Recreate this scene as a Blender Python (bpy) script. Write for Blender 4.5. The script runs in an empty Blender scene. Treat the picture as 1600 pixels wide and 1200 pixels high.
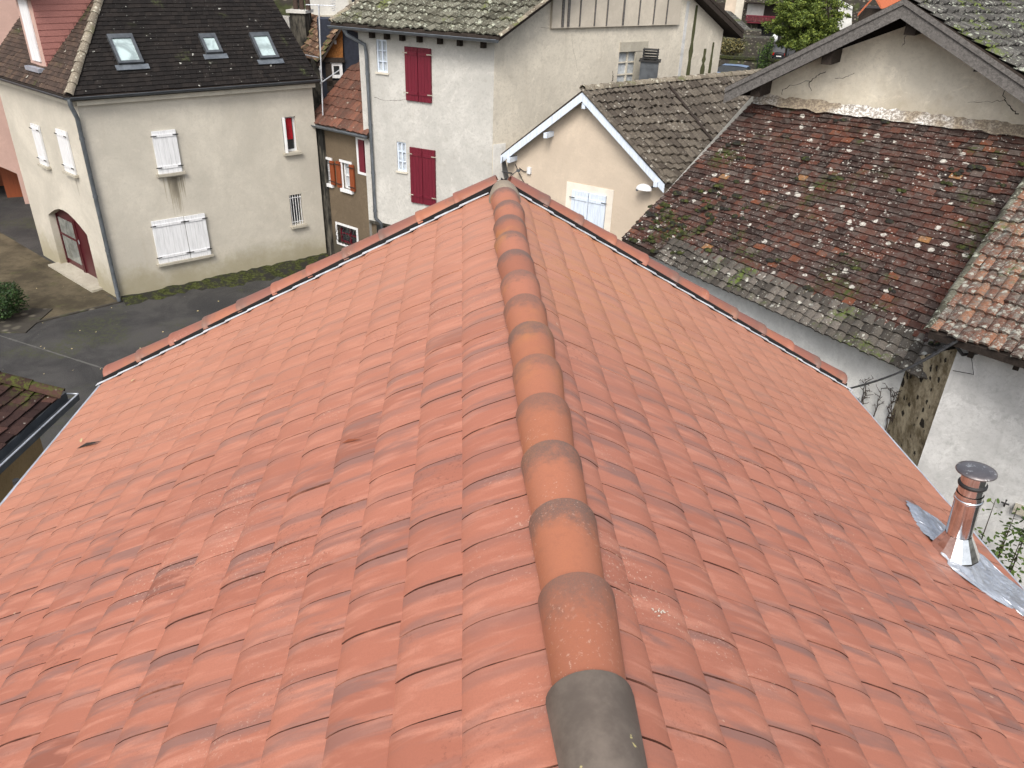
import bpy, bmesh, math, random
from math import sin, cos, tan, radians, degrees, pi, hypot, sqrt, atan2
from mathutils import Vector, Matrix, noise
from mathutils.geometry import tessellate_polygon
random.seed(7)
R = random.Random(11)
SC = bpy.context.scene
COL = SC.collection
CAMZ = 8.9
# ------------------------------------------------------------------ camera
FPX = 1217.77
def _basis():
    n = Vector((-80., 2190., FPX)); r = Vector((-78., -680., FPX))
    Zc = -n.normalized(); Y = r.normalized(); Y = (Y - Zc * Y.dot(Zc)).normalized(); X = Y.cross(Zc)
    return X, Y, Zc
_X, _Y, _Z = _basis()
def ray(px, py):
    d = Vector((px - 800., py - 600., FPX))
    return Vector((_X.dot(d), _Y.dot(d), _Z.dot(d)))
CAM = Vector((0, 0, CAMZ))
def onz(px, py, z):
    r = ray(px, py); return CAM + r * ((z - CAMZ) / r.z)
def onplane(px, py, P0, n):
    r = ray(px, py); return CAM + r * ((Vector(P0) - CAM).dot(n) / r.dot(n))
def atdist(px, py, d):
    r = ray(px, py); return CAM + r * (d / hypot(r.x, r.y))
cd = bpy.data.cameras.new('camera'); co = bpy.data.objects.new('camera', cd); COL.objects.link(co)
M = Matrix(((_X.x, -_X.y, -_X.z), (_Y.x, -_Y.y, -_Y.z), (_Z.x, -_Z.y, -_Z.z)))
co.matrix_world = Matrix.Translation(CAM) @ M.to_4x4()
cd.sensor_width = 36; cd.lens = FPX / 1600 * 36; cd.clip_start = .05; cd.clip_end = 2000
SC.camera = co
# ------------------------------------------------------------------ world, sun
SUN_EL, SUN_AZ = radians(48), radians(194)     # azimuth clockwise from +Y
w = bpy.data.worlds.new('World'); SC.world = w; w.use_nodes = True
nt = w.node_tree; nt.nodes.clear()
sk = nt.nodes.new('ShaderNodeTexSky'); sk.sky_type = 'NISHITA'; sk.sun_disc = False
sk.sun_elevation = SUN_EL; sk.sun_rotation = SUN_AZ; sk.air_density = 1.0; sk.dust_density = 4.0; sk.ozone_density = .6
bg = nt.nodes.new('ShaderNodeBackground'); bg.inputs[1].default_value = .15
ow = nt.nodes.new('ShaderNodeOutputWorld')
hs = nt.nodes.new('ShaderNodeHueSaturation'); hs.inputs['Saturation'].default_value = .5   # overcast: a paler, greyer sky
nt.links.new(sk.outputs[0], hs.inputs['Color']); nt.links.new(hs.outputs[0], bg.inputs[0]); nt.links.new(bg.outputs[0], ow.inputs[0])
sl = bpy.data.lights.new('sun', 'SUN'); sl.energy = 1.3; sl.angle = radians(20); sl.color = (1, .95, .88)
so = bpy.data.objects.new('sun', sl); COL.objects.link(so)
sd_ = Vector((sin(SUN_AZ) * cos(SUN_EL), cos(SUN_AZ) * cos(SUN_EL), sin(SUN_EL)))
so.rotation_euler = sd_.to_track_quat('Z', 'Y').to_euler(); so.location = (0, 0, 40)
SC.view_settings.view_transform = 'Standard'; SC.view_settings.look = 'None'
SC.view_settings.gamma = 1; SC.view_settings.exposure = 0.72
# ------------------------------------------------------------------ mesh helpers
class MB:
    def __init__(s): s.v = []; s.f = []; s.sm = []; s.c = []
    def face(s, pts, smooth=False, col=(.5, .5, .5)):
        i = len(s.v); s.v += [tuple(p) for p in pts]; s.f.append(tuple(range(i, i + len(pts)))); s.sm.append(smooth); s.c.append(col)
    def grid(s, rows, smooth=True, col=(.5, .5, .5), closed=False):
        i = len(s.v); n = len(rows[0])
        for r in rows: s.v += [tuple(p) for p in r]
        for a in range(len(rows) - 1):
            for b in range(n if closed else n - 1):
                c2 = (b + 1) % n
                s.f.append((i + a * n + b, i + a * n + c2, i + (a + 1) * n + c2, i + (a + 1) * n + b)); s.sm.append(smooth)
                s.c.append([col(a, b), col(a, c2), col(a + 1, c2), col(a + 1, b)] if callable(col) else col)
    def hexa(s, p, col=(.5, .5, .5)):      # p: 8 points, bottom ring then top ring
        i = len(s.v); s.v += [tuple(q) for q in p]
        for f in ((0, 3, 2, 1), (4, 5, 6, 7), (0, 1, 5, 4), (1, 2, 6, 5), (2, 3, 7, 6), (3, 0, 4, 7)):
            s.f.append(tuple(i + k for k in f)); s.sm.append(False); s.c.append(col)
    def box(s, o, a, b, c, col=(.5, .5, .5)):   # origin + three edge vectors
        o, a, b, c = Vector(o), Vector(a), Vector(b), Vector(c)
        s.hexa([o, o + a, o + a + b, o + b, o + c, o + a + c, o + a + b + c, o + b + c], col)
    def tube(s, pts, r, n=8, col=(.5, .5, .5), cap=True):
        pts = [Vector(p) for p in pts]; rr = r if isinstance(r, (list, tuple)) else [r] * len(pts)
        rows = []; 
        for k, p in enumerate(pts):
            d = (pts[min(k + 1, len(pts) - 1)] - pts[max(k - 1, 0)]).normalized()
            a = d.cross(Vector((0, 0, 1))); a = a.normalized() if a.length > 1e-3 else Vector((1, 0, 0))
            b = d.cross(a)
            rows.append([p + (a * cos(2 * pi * j / n) + b * sin(2 * pi * j / n)) * rr[k] for j in range(n)])
        s.grid(rows, True, col, True)
        if cap: s.face(rows[0][::-1], False, col); s.face(rows[-1], False, col)
    def build(s, name, mat, parent=None, kind=None, label=None):
        loc = Vector(parent['_o']) if parent is not None and '_o' in parent else Vector((0, 0, 0))
        m = bpy.data.meshes.new(name)
        m.from_pydata([(a[0] - loc.x, a[1] - loc.y, a[2] - loc.z) for a in s.v], [], s.f)
        m.polygons.foreach_set('use_smooth', s.sm)
        at = m.color_attributes.new('tile', 'FLOAT_COLOR', 'CORNER')
        dat = []
        for f, c in zip(s.f, s.c):
            for q_ in range(len(f)):
                k_ = c[q_] if isinstance(c, list) else c; dat += [k_[0], k_[1], k_[2], 1.]
        at.data.foreach_set('color', dat)
        m.materials.append(mat); m.update()
        o = bpy.data.objects.new(name, m); COL.objects.link(o)
        if parent is not None: o.parent = parent; o['_o'] = tuple(loc)
        if kind: o['kind'] = kind
        if label: o['label'] = label
        return o
def thing(name, label, cat, loc, group=None):
    o = bpy.data.objects.new(name, None); COL.objects.link(o); o.location = loc
    o['label'] = label; o['category'] = cat; o['_o'] = tuple(loc); o.empty_display_size = .2
    if group: o['group'] = group
    return o
def tag(o, label, cat, group=None):
    o['label'] = label; o['category'] = cat
    if group: o['group'] = group
    return o
def az(d): return Vector((sin(radians(d)), cos(radians(d)), 0))
UP = Vector((0, 0, 1))
class Wall:
    def __init__(s, P0, a, flip=1):
        s.P = Vector((P0[0], P0[1], 0)); s.u = az(a); n = Vector((s.u.y, -s.u.x, 0))
        s.n = n if n.dot(-s.P) > 0 else -n
    def pt(s, u, z, d=0): return s.P + s.u * u + s.n * d + UP * z
    def px(s, x, y):
        q = onplane(x, y, s.P, s.n); return ((q - s.P).dot(s.u), q.z)
    def rect(s, x0, y0, x1, y1):
        a = s.px(x0, y0); b = s.px(x1, y1); return (min(a[0], b[0]), max(a[0], b[0]), min(a[1], b[1]), max(a[1], b[1]))
    def slab(s, mb, u0, u1, z0, z1, d0, d1, col=(.5, .5, .5)):
        mb.box(s.pt(u0, z0, d0), s.u * (u1 - u0), UP * (z1 - z0), s.n * (d1 - d0), col)
    def face(s, mb, outer, holes=(), reveal=.22, smooth=False):
        polys = [[Vector((a, b, 0)) for a, b in outer]] + [[Vector((a, b, 0)) for a, b in h] for h in holes]
        flat = [p for q in polys for p in q]
        for t in tessellate_polygon(polys): mb.face([s.pt(flat[i].x, flat[i].y) for i in t])
        for h in holes:
            for i in range(len(h)):
                a, b = h[i], h[(i + 1) % len(h)]
                mb.face([s.pt(*a), s.pt(*b), s.pt(b[0], b[1], -reveal), s.pt(a[0], a[1], -reveal)])
def R4(r): return [(r[0], r[2]), (r[1], r[2]), (r[1], r[3]), (r[0], r[3])]
# ------------------------------------------------------------------ materials
class NT:
    def __init__(s, name, rough=.8, spec=.3):
        s.m = bpy.data.materials.new(name); s.m.use_nodes = True; s.t = s.m.node_tree; s.t.nodes.clear()
        s.o = s.n('ShaderNodeOutputMaterial'); s.b = s.n('ShaderNodeBsdfPrincipled')
        s.l(s.b.outputs[0], s.o.inputs[0]); s.b.inputs['Roughness'].default_value = rough
        s.b.inputs['Specular IOR Level'].default_value = spec
        s.pos = s.n('ShaderNodeNewGeometry').outputs['Position']
    def n(s, t): return s.t.nodes.new(t)
    def l(s, a, b): s.t.links.new(a, b)
    def map(s, scale=(1, 1, 1), rot=(0, 0, 0), src=None):
        m = s.n('ShaderNodeMapping'); m.inputs['Scale'].default_value = scale; m.inputs['Rotation'].default_value = rot
        s.l(src or s.pos, m.inputs['Vector']); return m.outputs[0]
    def noise(s, scale, detail=4, rough=.6, vec=None, dist=0):
        n = s.n('ShaderNodeTexNoise'); n.inputs['Scale'].default_value = scale; n.inputs['Detail'].default_value = detail
        n.inputs['Roughness'].default_value = rough; n.inputs['Distortion'].default_value = dist
        s.l(vec or s.pos, n.inputs['Vector']); return n.outputs['Fac']
    def ramp(s, fac, lo, hi, c0=0., c1=1.):
        r = s.n('ShaderNodeMapRange'); r.interpolation_type = 'SMOOTHSTEP'
        r.inputs['From Min'].default_value = lo; r.inputs['From Max'].default_value = hi
        r.inputs['To Min'].default_value = c0; r.inputs['To Max'].default_value = c1
        s.l(fac, r.inputs['Value']); return r.outputs[0]
    def cramp(s, fac, stops, mode='LINEAR'):
        r = s.n('ShaderNodeValToRGB'); e = r.color_ramp.elements; r.color_ramp.interpolation = mode
        while len(e) > 1: e.remove(e[0])
        e[0].position = stops[0][0]; e[0].color = (*stops[0][1], 1)
        for p, c in stops[1:]:
            x = e.new(p); x.color = (*c, 1)
        s.l(fac, r.inputs[0]); return r.outputs[0]
    def mix(s, fac, a, b, mode='MIX'):
        m = s.n('ShaderNodeMix'); m.data_type = 'RGBA'; m.blend_type = mode
        for v, k in ((fac, 0), (a, 6), (b, 7)):
            if isinstance(v, (int, float)): m.inputs[k].default_value = v
            elif isinstance(v, tuple): m.inputs[k].default_value = (*v, 1)
            else: s.l(v, m.inputs[k])
        return m.outputs[2]
    def math(s, op, a, b=0.):
        m = s.n('ShaderNodeMath'); m.operation = op
        for v, k in ((a, 0), (b, 1)):
            if isinstance(v, (int, float)): m.inputs[k].default_value = v
            else: s.l(v, m.inputs[k])
        return m.outputs[0]
    def attr(s):
        a = s.n('ShaderNodeAttribute'); a.attribute_name = 'tile'; x = s.n('ShaderNodeSeparateColor'); s.l(a.outputs['Color'], x.inputs[0])
        return x.outputs
    def xyz(s):
        x = s.n('ShaderNodeSeparateXYZ'); s.l(s.pos, x.inputs[0]); return x.outputs
    def spots(s, scale, size, prob, dist=.5):
        nv = s.n('ShaderNodeTexNoise'); nv.inputs['Scale'].default_value = scale * 3; s.l(s.pos, nv.inputs['Vector'])
        a = s.n('ShaderNodeVectorMath'); a.operation = 'SCALE'; a.inputs['Scale'].default_value = dist / scale; s.l(nv.outputs['Color'], a.inputs[0])
        b = s.n('ShaderNodeVectorMath'); b.operation = 'ADD'; s.l(a.outputs[0], b.inputs[0]); s.l(s.pos, b.inputs[1])
        v = s.n('ShaderNodeTexVoronoi'); v.inputs['Scale'].default_value = scale; s.l(b.outputs[0], v.inputs['Vector'])
        sc = s.n('ShaderNodeSeparateColor'); s.l(v.outputs['Color'], sc.inputs[0])
        on = s.math('GREATER_THAN', sc.outputs[0], 1 - prob)
        rad = s.math('MULTIPLY_ADD', sc.outputs[1], size); s.t.nodes[-1].inputs[2].default_value = size * .35
        d = s.math('SUBTRACT', rad, v.outputs['Distance'])
        return s.math('MULTIPLY', s.ramp(d, 0, .05), on)
    def bump(s, h, strength=.3, dist=.02):
        b = s.n('ShaderNodeBump'); b.inputs['Strength'].default_value = strength; b.inputs['Distance'].default_value = dist
        s.l(h, b.inputs['Height']); s.l(b.outputs[0], s.b.inputs['Normal'])
    def out(s, col, rough=None):
        if isinstance(col, tuple): s.b.inputs['Base Color'].default_value = (*col, 1)
        else: s.l(col, s.b.inputs['Base Color'])
        if rough is not None and not isinstance(rough, (int, float)): s.l(rough, s.b.inputs['Roughness'])
        return s.m
def k(c, f): return tuple(min(1, x * f) for x in c)
def plaster(name, c, dirt=(.12, .11, .09), amt=.5, base=None, bscale=6, streak=.4, blotch=.9, basez=0, pw=1.):
    s = NT(name, .92, .15)
    big = s.noise(blotch, 6, .62, dist=.6); mid = s.noise(4.5, 6, .7); fine = s.noise(60, 3, .7)
    col = s.mix(s.ramp(big, .35, .7), k(c, .84), k(c, 1.08))
    col = s.mix(s.ramp(mid, .52, .8, 0, amt * .45), col, dirt)
    st = s.noise(3.2, 5, .65, s.map((1.6, 1.6, .14)))
    col = s.mix(s.ramp(st, .55, .8, 0, streak * .55), col, k(dirt, 1.3))
    pat = s.noise(2.1, 7, .72, dist=1.1); col = s.mix(s.ramp(pat, .50, .58, 0, .42 * pw * min(1, amt + .2)), col, k(c, .80)); col = s.mix(s.ramp(pat, .44, .36, 0, .7 * pw * min(1, amt)), col, k(c, 1.12))
    scr = s.noise(16, 6, .75, dist=.5); col = s.mix(s.ramp(scr, .50, .62, 0, .42 * pw * min(1.2, amt + .15)), col, k(c, .66))
    col = s.mix(s.ramp(fine, .3, .7, 0, .22), col, k(c, .7))
    if base:
        z = s.math('SUBTRACT', s.xyz()[2], basez); h = s.math('ADD', z, s.math('MULTIPLY', s.noise(1.5, 5, .7), -1.3))
        col = s.mix(s.ramp(h, -.5, .5, .75, 0), col, base)
    s.bump(s.math('ADD', s.math('MULTIPLY', fine, .35), s.math('MULTIPLY', mid, .9)), .45, .02)
    return s.out(col)
def oldtile(name, stops, lichen=(.55, .56, .5), lsc=5., lsize=.22, lprob=.4, moss=.0, mossc=(.09, .13, .03), dark=.45, grain=40, mscale=1.2, weather=None, wamt=.5):
    s = NT(name, .93, .15); a = s.attr()
    col = s.cramp(a[0], stops)
    col = s.mix(s.ramp(s.noise(grain, 4, .7), .35, .7, 0, dark), col, k(stops[0][1], .6))
    if weather:
        col = s.mix(s.math('MULTIPLY', s.ramp(s.noise(7, 6, .75, dist=.8), .42, .66), wamt), col, weather)
    if lprob:
        clu = s.ramp(s.noise(lsc * .22, 3, .6), .40, .60, .25, 1.)
        sp = s.spots(lsc, lsize, lprob); sp2 = s.spots(lsc * 2.3, lsize, lprob * .8); sp3 = s.spots(lsc * 4.3, lsize * 1.15, lprob)
        m = s.math('MAXIMUM', s.math('MAXIMUM', sp, s.math('MULTIPLY', sp2, clu)), s.math('MULTIPLY', sp3, s.math('MULTIPLY', clu, .7))); m = s.math('MULTIPLY', m, s.ramp(s.noise(26, 4, .75), .36, .52, .12, .95))
        col = s.mix(m, col, lichen)
    if moss:
        mm = s.math('MULTIPLY', s.ramp(s.noise(mscale, 3, .5), .68 - moss * .3, .78 - moss * .3), s.ramp(s.noise(14, 5, .7), .45, .58))
        col = s.mix(mm, col, mossc)
    s.bump(s.noise(grain * 1.5, 4, .7), .5, .01)
    return s.out(col)
def paint(name, c, rough=.5, wear=.25, wearc=(.35, .33, .3), vert=True):
    s = NT(name, rough, .4)
    n1 = s.noise(9, 5, .65, s.map((3, 3, .25) if vert else (1, 1, 1)))
    col = s.mix(s.ramp(n1, .35, .75), k(c, 1.06), k(c, .82)); col = s.mix(s.ramp(s.noise(30, 4, .7), .62, .75, 0, wear), col, wearc)
    s.bump(n1, .15, .004); return s.out(col)
def wood(name, c, rough=.85):
    s = NT(name, rough, .2); n1 = s.noise(6, 6, .7, s.map((4, 4, 4)), .8); n2 = s.noise(50, 3, .6)
    col = s.mix(s.ramp(n1, .3, .7), k(c, .6), k(c, 1.35)); col = s.mix(s.ramp(n2, .5, .8, 0, .35), col, k(c, .35))
    s.bump(n2, .4, .006); return s.out(col)
def metal(name, c, rough=.4, met=.8, spots=0.):
    s = NT(name, rough, .5); s.b.inputs['Metallic'].default_value = met
    n1 = s.noise(6, 5, .7); col = s.mix(s.ramp(n1, .3, .75), k(c, .75), k(c, 1.15))
    if spots: col = s.mix(s.ramp(s.noise(28, 4, .7), .58, .68, 0, spots), col, (.75, .75, .72))
    s.bump(s.noise(12, 3, .5), .08, .01); return s.out(col, s.ramp(n1, .2, .8, rough * .7, rough * 1.4))
def flat(name, c, rough=.8, spec=.3):
    s = NT(name, rough, spec); n = s.noise(12, 4, .6)
    return s.out(s.mix(s.ramp(n, .3, .7), k(c, .8), k(c, 1.15)))
def glass(name, c, rough=.08):
    s = NT(name, rough, .8); n = s.noise(3, 4, .6, dist=.5)
    s.bump(n, .05, .02); return s.out(s.mix(s.ramp(n, .35, .65), k(c, .7), k(c, 1.3)))
def leafm(name, c):
    s = NT(name, .6, .3); a = s.attr(); col = s.cramp(a[0], [(0, k(c, .45)), (.5, c), (1, (c[0] * 1.9, c[1] * 1.6, c[2] * 1.3))])
    s.b.inputs['Subsurface Weight'].default_value = 0
    return s.out(col)
# fresh clay tiles: pink terracotta body with smoky fumes near joints
def newclay(name, kind='field'):
    s = NT(name, .55, .42); a = s.attr()
    if kind == 'field':
        base = s.cramp(a[0], [(0, (.05, .018, .013)), (.03, (.05, .018, .013)), (.06, (.23, .079, .049)), (.15, (.325, .114, .070)), (.5, (.375, .136, .084)), (.85, (.42, .163, .104)), (1, (.38, .122, .068))])
        fl = s.noise(2.6, 4, .55, s.map((1.5, 8, 1.5), (0, 0, .12)), .5)
        base = s.mix(s.ramp(fl, .45, .70, 0, .85), base, (.49, .21, .14))
        fl2 = s.noise(2.4, 5, .6, s.map((1.0, 5.0, 1.0), (0, 0, .08)), .5)
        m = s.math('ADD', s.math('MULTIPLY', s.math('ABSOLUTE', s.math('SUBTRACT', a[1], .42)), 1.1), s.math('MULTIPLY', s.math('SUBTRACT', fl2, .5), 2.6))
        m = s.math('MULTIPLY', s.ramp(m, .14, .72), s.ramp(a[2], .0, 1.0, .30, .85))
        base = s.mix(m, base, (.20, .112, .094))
        xyz = s.xyz(); om = s.math('MULTIPLY', s.ramp(xyz[0], .3, .55), s.ramp(xyz[0], 2.4, .9)); om = s.math('MULTIPLY', om, s.ramp(xyz[1], 3.2, 5.2))
        om = s.math('MULTIPLY', om, s.ramp(s.noise(3.6, 5, .7, s.map((1, 2.2, 1))), .38, .60, 0, .75)); base = s.mix(om, base, (.44, .185, .06))
        om = s.math('MULTIPLY', s.ramp(xyz[1], 2.6, 5.6), .5); base = s.mix(om, base, (.53, .255, .155))  # paler towards the far end: grazing sky sheen painted into the clay
        dirt = s.noise(1.1, 6, .7, dist=.8); base = s.mix(s.ramp(dirt, .5, .75, 0, .3), base, (.25, .10, .07))
        sc = s.math('MULTIPLY', s.ramp(s.noise(2.1, 3, .6), .54, .66), s.ramp(s.noise(60, 4, .75), .56, .62)); base = s.mix(s.math('MULTIPLY', sc, .6), base, (.17, .06, .04))
    else:
        base = s.cramp(a[0], [(0, (.31, .11, .06)), (.5, (.36, .13, .065)), (1, (.40, .15, .085))]) if kind == 'ridge' else s.cramp(a[0], [(0, (.19, .080, .060)), (.5, (.24, .092, .062)), (1, (.30, .115, .070))])
        n1 = s.noise(8, 5, .7); n2 = s.noise(30, 4, .7)
        gm = s.ramp(s.math('ADD', s.math('ADD', a[1], s.math('MULTIPLY', s.math('SUBTRACT', n1, .5), .8)), s.math('MULTIPLY', s.math('SUBTRACT', n2, .5), .5)), .50, .95); gm = s.math('MULTIPLY', gm, s.ramp(a[2], .0, .6, .7, 1.))
        sp = s.ramp(s.noise(230, 2, .6), .3, .65, .55, 1.); base = s.mix(s.math('MULTIPLY', gm, sp), base, (.115, .085, .070))
        om = s.math('MULTIPLY', s.ramp(s.noise(3.1, 4, .6), .52, .68, 0, .6), s.ramp(s.xyz()[1], 2.5, 4.5, .25, 1.)); base = s.mix(om if kind == 'ridge' else s.math('MULTIPLY', om, .25), base, (.46, .19, .055))
        base = s.mix(s.ramp(n2, .5, .8, 0, .3), base, (.2, .08, .05))
    pal = s.spots(9, .09, .10, .5); base = s.mix(s.math('MULTIPLY', pal, .6), base, (.6, .42, .30))
    pl = s.math('MULTIPLY', s.ramp(s.noise(1.3, 3, .6), .56, .7), s.ramp(s.noise(75, 3, .7), .6, .66)); base = s.mix(s.math('MULTIPLY', pl, .7), base, (.62, .45, .35))
    fi = s.noise(180, 3, .65); base = s.mix(s.ramp(fi, .3, .7, 0, .28), base, (.25, .095, .06))
    s.bump(s.math('ADD', s.math('MULTIPLY', fi, .3), s.noise(14, 4, .6)), .22, .004)
    return s.out(base)
MT = {}
MT['new'] = newclay('fresh_terracotta'); MT['ridge'] = newclay('ridge_terracotta', 'ridge'); MT['verge'] = newclay('verge_terracotta', 'verge')
_s = NT('grey_ridge_clay', .6, .35); MT['ridgegrey'] = _s.out(_s.mix(_s.spots(16, .3, .3, .7), _s.mix(_s.ramp(_s.noise(5, 5, .7), .3, .7), (.095, .075, .060), (.165, .134, .108)), (.42, .36, .16)))
_s = NT('mortar', .95, .1); _s.bump(_s.noise(30, 4, .7), .6, .01); MT['mortar'] = _s.out(_s.mix(_s.noise(14, 5, .7), (.20, .165, .13), (.34, .285, .22)))
MT['black'] = flat('shadow_gap', (.012, .011, .011), .9); MT['zincw'] = metal('pale_zinc', (.62, .65, .69), .35, .6)
MT['zinc'] = metal('grey_zinc', (.17, .19, .21), .45, .6); MT['zincd'] = metal('dark_zinc', (.10, .11, .12), .5, .5)
MT['whiteflash'] = flat('white_flashing', (.50, .52, .55), .5); MT['steel'] = metal('polished_steel', (.75, .75, .74), .12, 1.); MT['steeld'] = metal('dull_cap_steel', (.22, .2, .2), .4, .8, .6)
MT['lead'] = metal('lead_flashing', (.42, .46, .53), .42, .55, .5); MT['leadb'] = metal('bright_lead', (.50, .53, .58), .42, .65, .3); MT['iron'] = metal('dark_iron', (.03, .03, .03), .6, .3)
MT['cream'] = plaster('cream_render', (.55, .515, .44), (.30, .25, .18), .4, (.27, .24, .15), streak=.4, blotch=.5)
MT['creamtrim'] = plaster('pale_cornice', (.60, .56, .47), (.3, .27, .2), .3)
MT['stone'] = plaster('stone_sill', (.42, .39, .32), (.12, .11, .08), .8)
MT['brownw'] = plaster('brown_render', (.155, .12, .082), (.06, .05, .035), .8, (.05, .05, .04), streak=.6)
MT['tallw'] = plaster('white_render', (.52, .51, .475), (.30, .28, .24), 1.35, None, blotch=.7, streak=.6)
MT['tallside'] = plaster('aged_render', (.60, .555, .465), (.24, .20, .15), 1.1, None, blotch=.6, streak=.6)
MT['panelw'] = plaster('panel_render', (.53, .48, .40), (.3, .26, .2), .4)
MT['peach'] = plaster('peach_render', (.60, .505, .40), (.4, .3, .22), .25, None, blotch=.5, streak=.2)
MT['gablew'] = plaster('stained_cream_render', (.74, .69, .58), (.40, .30, .18), .8, (.34, .29, .21), basez=5.95, blotch=.55, streak=.4)
MT['greyw'] = plaster('grey_cement_render', (.56, .56, .55), (.17, .17, .16), 1.5, (.2, .19, .16), blotch=1.6, streak=.7)
MT['alleyw'] = plaster('alley_render', (.72, .72, .69), (.15, .15, .13), .7, None, blotch=.9, streak=.5)
MT['tintedw'] = plaster('pink_tinted_render', (.50, .34, .29), (.35, .2, .16), .3, None, blotch=.4, streak=.2)  # beige render with the pink veil of a lens blur in its colour
MT['farw'] = plaster('far_white_render', (.58, .57, .53), (.35, .33, .28), .5)
MT['whitep'] = paint('white_paint', (.68, .69, .70), .5, .3); MT['redp'] = paint('maroon_paint', (.125, .010, .022), .45, .1, (.3, .1, .1))
MT['bluep'] = paint('pale_blue_paint', (.60, .67, .76), .5, .12); MT['rust'] = paint('rust_brown_paint', (.22, .055, .018), .55, .2, (.1, .05, .03))
MT['greywood'] = wood('grey_weathered_wood', (.115, .108, .102)); MT['darkwood'] = wood('dark_wood', (.035, .027, .022))
MT['shadewood'] = wood('shaded_soffit_wood', (.016, .012, .010)); MT['orangewood'] = wood('stained_board', (.24, .10, .03)); MT['navy'] = flat('navy_slate', (.018, .022, .035), .6)  # soffit wood coloured black for the shadow under the overhang
MT['glass'] = glass('dark_glass', (.03, .035, .04)); MT['curtain'] = flat('lace_curtain', (.42, .45, .47), .5)
MT['doorglass'] = glass('door_glass', (.16, .17, .16)); MT['skyglass'] = glass('skylight_glass', (.34, .42, .42), .06); MT['red'] = flat('red_curtain', (.35, .01, .02)); MT['yellowstone'] = plaster('yellow_plaster', (.32, .23, .12), (.1, .07, .04), .9)
MT['lich'] = oldtile('lichen_flat_tile', [(0, (.024, .015, .013)), (.3, (.050, .027, .022)), (.55, (.078, .034, .026)), (.75, (.115, .042, .027)), (.86, (.11, .088, .076)), (.93, (.042, .027, .023)), (.97, (.17, .058, .030)), (.995, (.18, .065, .034)), (1, (.30, .15, .06))],
    (.48, .46, .41), 5.6, .25, .44, .40, (.045, .06, .016), .5, 45, 1.1, (.105, .088, .078), .7)
MT['lichgrey'] = oldtile('grey_eave_tile', [(0, (.05, .044, .038)), (.5, (.10, .09, .077)), (1, (.17, .15, .13))], (.42, .42, .37), 7, .25, .45, .3, (.09, .12, .03), .5)
MT['darktile'] = oldtile('dark_flat_tile', [(0, (.013, .0115, .011)), (.6, (.018, .0155, .0145)), (1, (.024, .020, .018))], (.42, .42, .38), 4.5, .12, .32, .10, (.06, .07, .03), .3)
MT['browntile'] = oldtile('brown_hip_tile', [(0, (.045, .034, .028)), (.6, (.075, .052, .042)), (1, (.10, .068, .05))], (.42, .40, .34), 4, .14, .4, .25, (.06, .065, .025), .4)
MT['hip'] = oldtile('lichened_hip_tile', [(0, (.13, .11, .085)), (1, (.30, .26, .2))], (.52, .5, .4), 7, .3, .5, .4, (.14, .15, .06), .5)
MT['redmech'] = oldtile('red_roman_tile', [(0, (.10, .05, .038)), (.6, (.15, .068, .048)), (1, (.21, .09, .06))], (.3, .27, .22), 6, .2, .25, 0, dark=.4, weather=(.09, .07, .055), wamt=.5)
MT['greymoss'] = oldtile('mossy_grey_tile', [(0, (.06, .057, .042)), (.5, (.115, .11, .083)), (1, (.19, .185, .145))], (.36, .375, .30), 8, .35, .6, .3, (.13, .15, .05), .6, 25, weather=(.055, .052, .042), wamt=.5)
MT['greytile'] = oldtile('grey_brown_tile', [(0, (.065, .054, .044)), (.5, (.11, .094, .075)), (1, (.155, .134, .107))], (.29, .27, .23), 8, .28, .45, .0, dark=.5, grain=25, weather=(.06, .05, .04), wamt=.5)
MT['greytile2'] = oldtile('grey_lichen_tile', [(0, (.055, .052, .048)), (.5, (.09, .086, .078)), (1, (.135, .13, .118))], (.33, .35, .29), 7, .3, .5, .5, (.10, .13, .03), .5, 25, weather=(.05, .05, .045), wamt=.5)
MT['orangetile'] = oldtile('orange_grey_tile', [(0, (.08, .05, .04)), (.4, (.15, .072, .05)), (.75, (.21, .095, .06)), (1, (.31, .15, .085))], (.34, .34, .29), 10, .36, .7, .25, (.1, .12, .04), .6, 28, weather=(.155, .145, .125), wamt=1.)
MT['oldmix'] = oldtile('brown_mixed_tile', [(0, (.06, .042, .03)), (.5, (.16, .09, .06)), (1, (.3, .2, .13))], (.4, .38, .3), 6, .25, .4, .5, (.09, .12, .04), .5)
MT['leanto'] = oldtile('dark_brown_tile', [(0, (.035, .02, .018)), (.6, (.065, .036, .03)), (1, (.10, .05, .04))], (.5, .47, .4), 3, .14, .15, .35, (.07, .08, .02), .4)
MT['newred'] = oldtile('bright_red_tile', [(0, (.35, .1, .05)), (1, (.5, .16, .08))], lprob=0)
MT['cheek'] = oldtile('pink_cheek_tile', [(0, (.34, .15, .13)), (1, (.45, .21, .18))], lprob=0)
_s = NT('rubble', .95, .15); _v = _s.n('ShaderNodeTexVoronoi'); _v.inputs['Scale'].default_value = 3.4; _s.l(_s.map((1, 1, 1.6)), _v.inputs['Vector'])
_c = _s.n('ShaderNodeSeparateColor'); _s.l(_v.outputs['Color'], _c.inputs[0]); _q = _s.cramp(_c.outputs[0], [(0, (.07, .065, .05)), (.5, (.16, .145, .115)), (1, (.28, .25, .2))])
_q = _s.mix(_s.ramp(_v.outputs['Distance'], .18, .42), _q, (.05, .045, .038)); _s.bump(_v.outputs['Distance'], .6, .05); MT['rubble'] = _s.out(_s.mix(_s.ramp(_s.noise(1.5, 4, .6), .5, .65, 0, .6), _q, (.08, .10, .035)))
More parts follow.
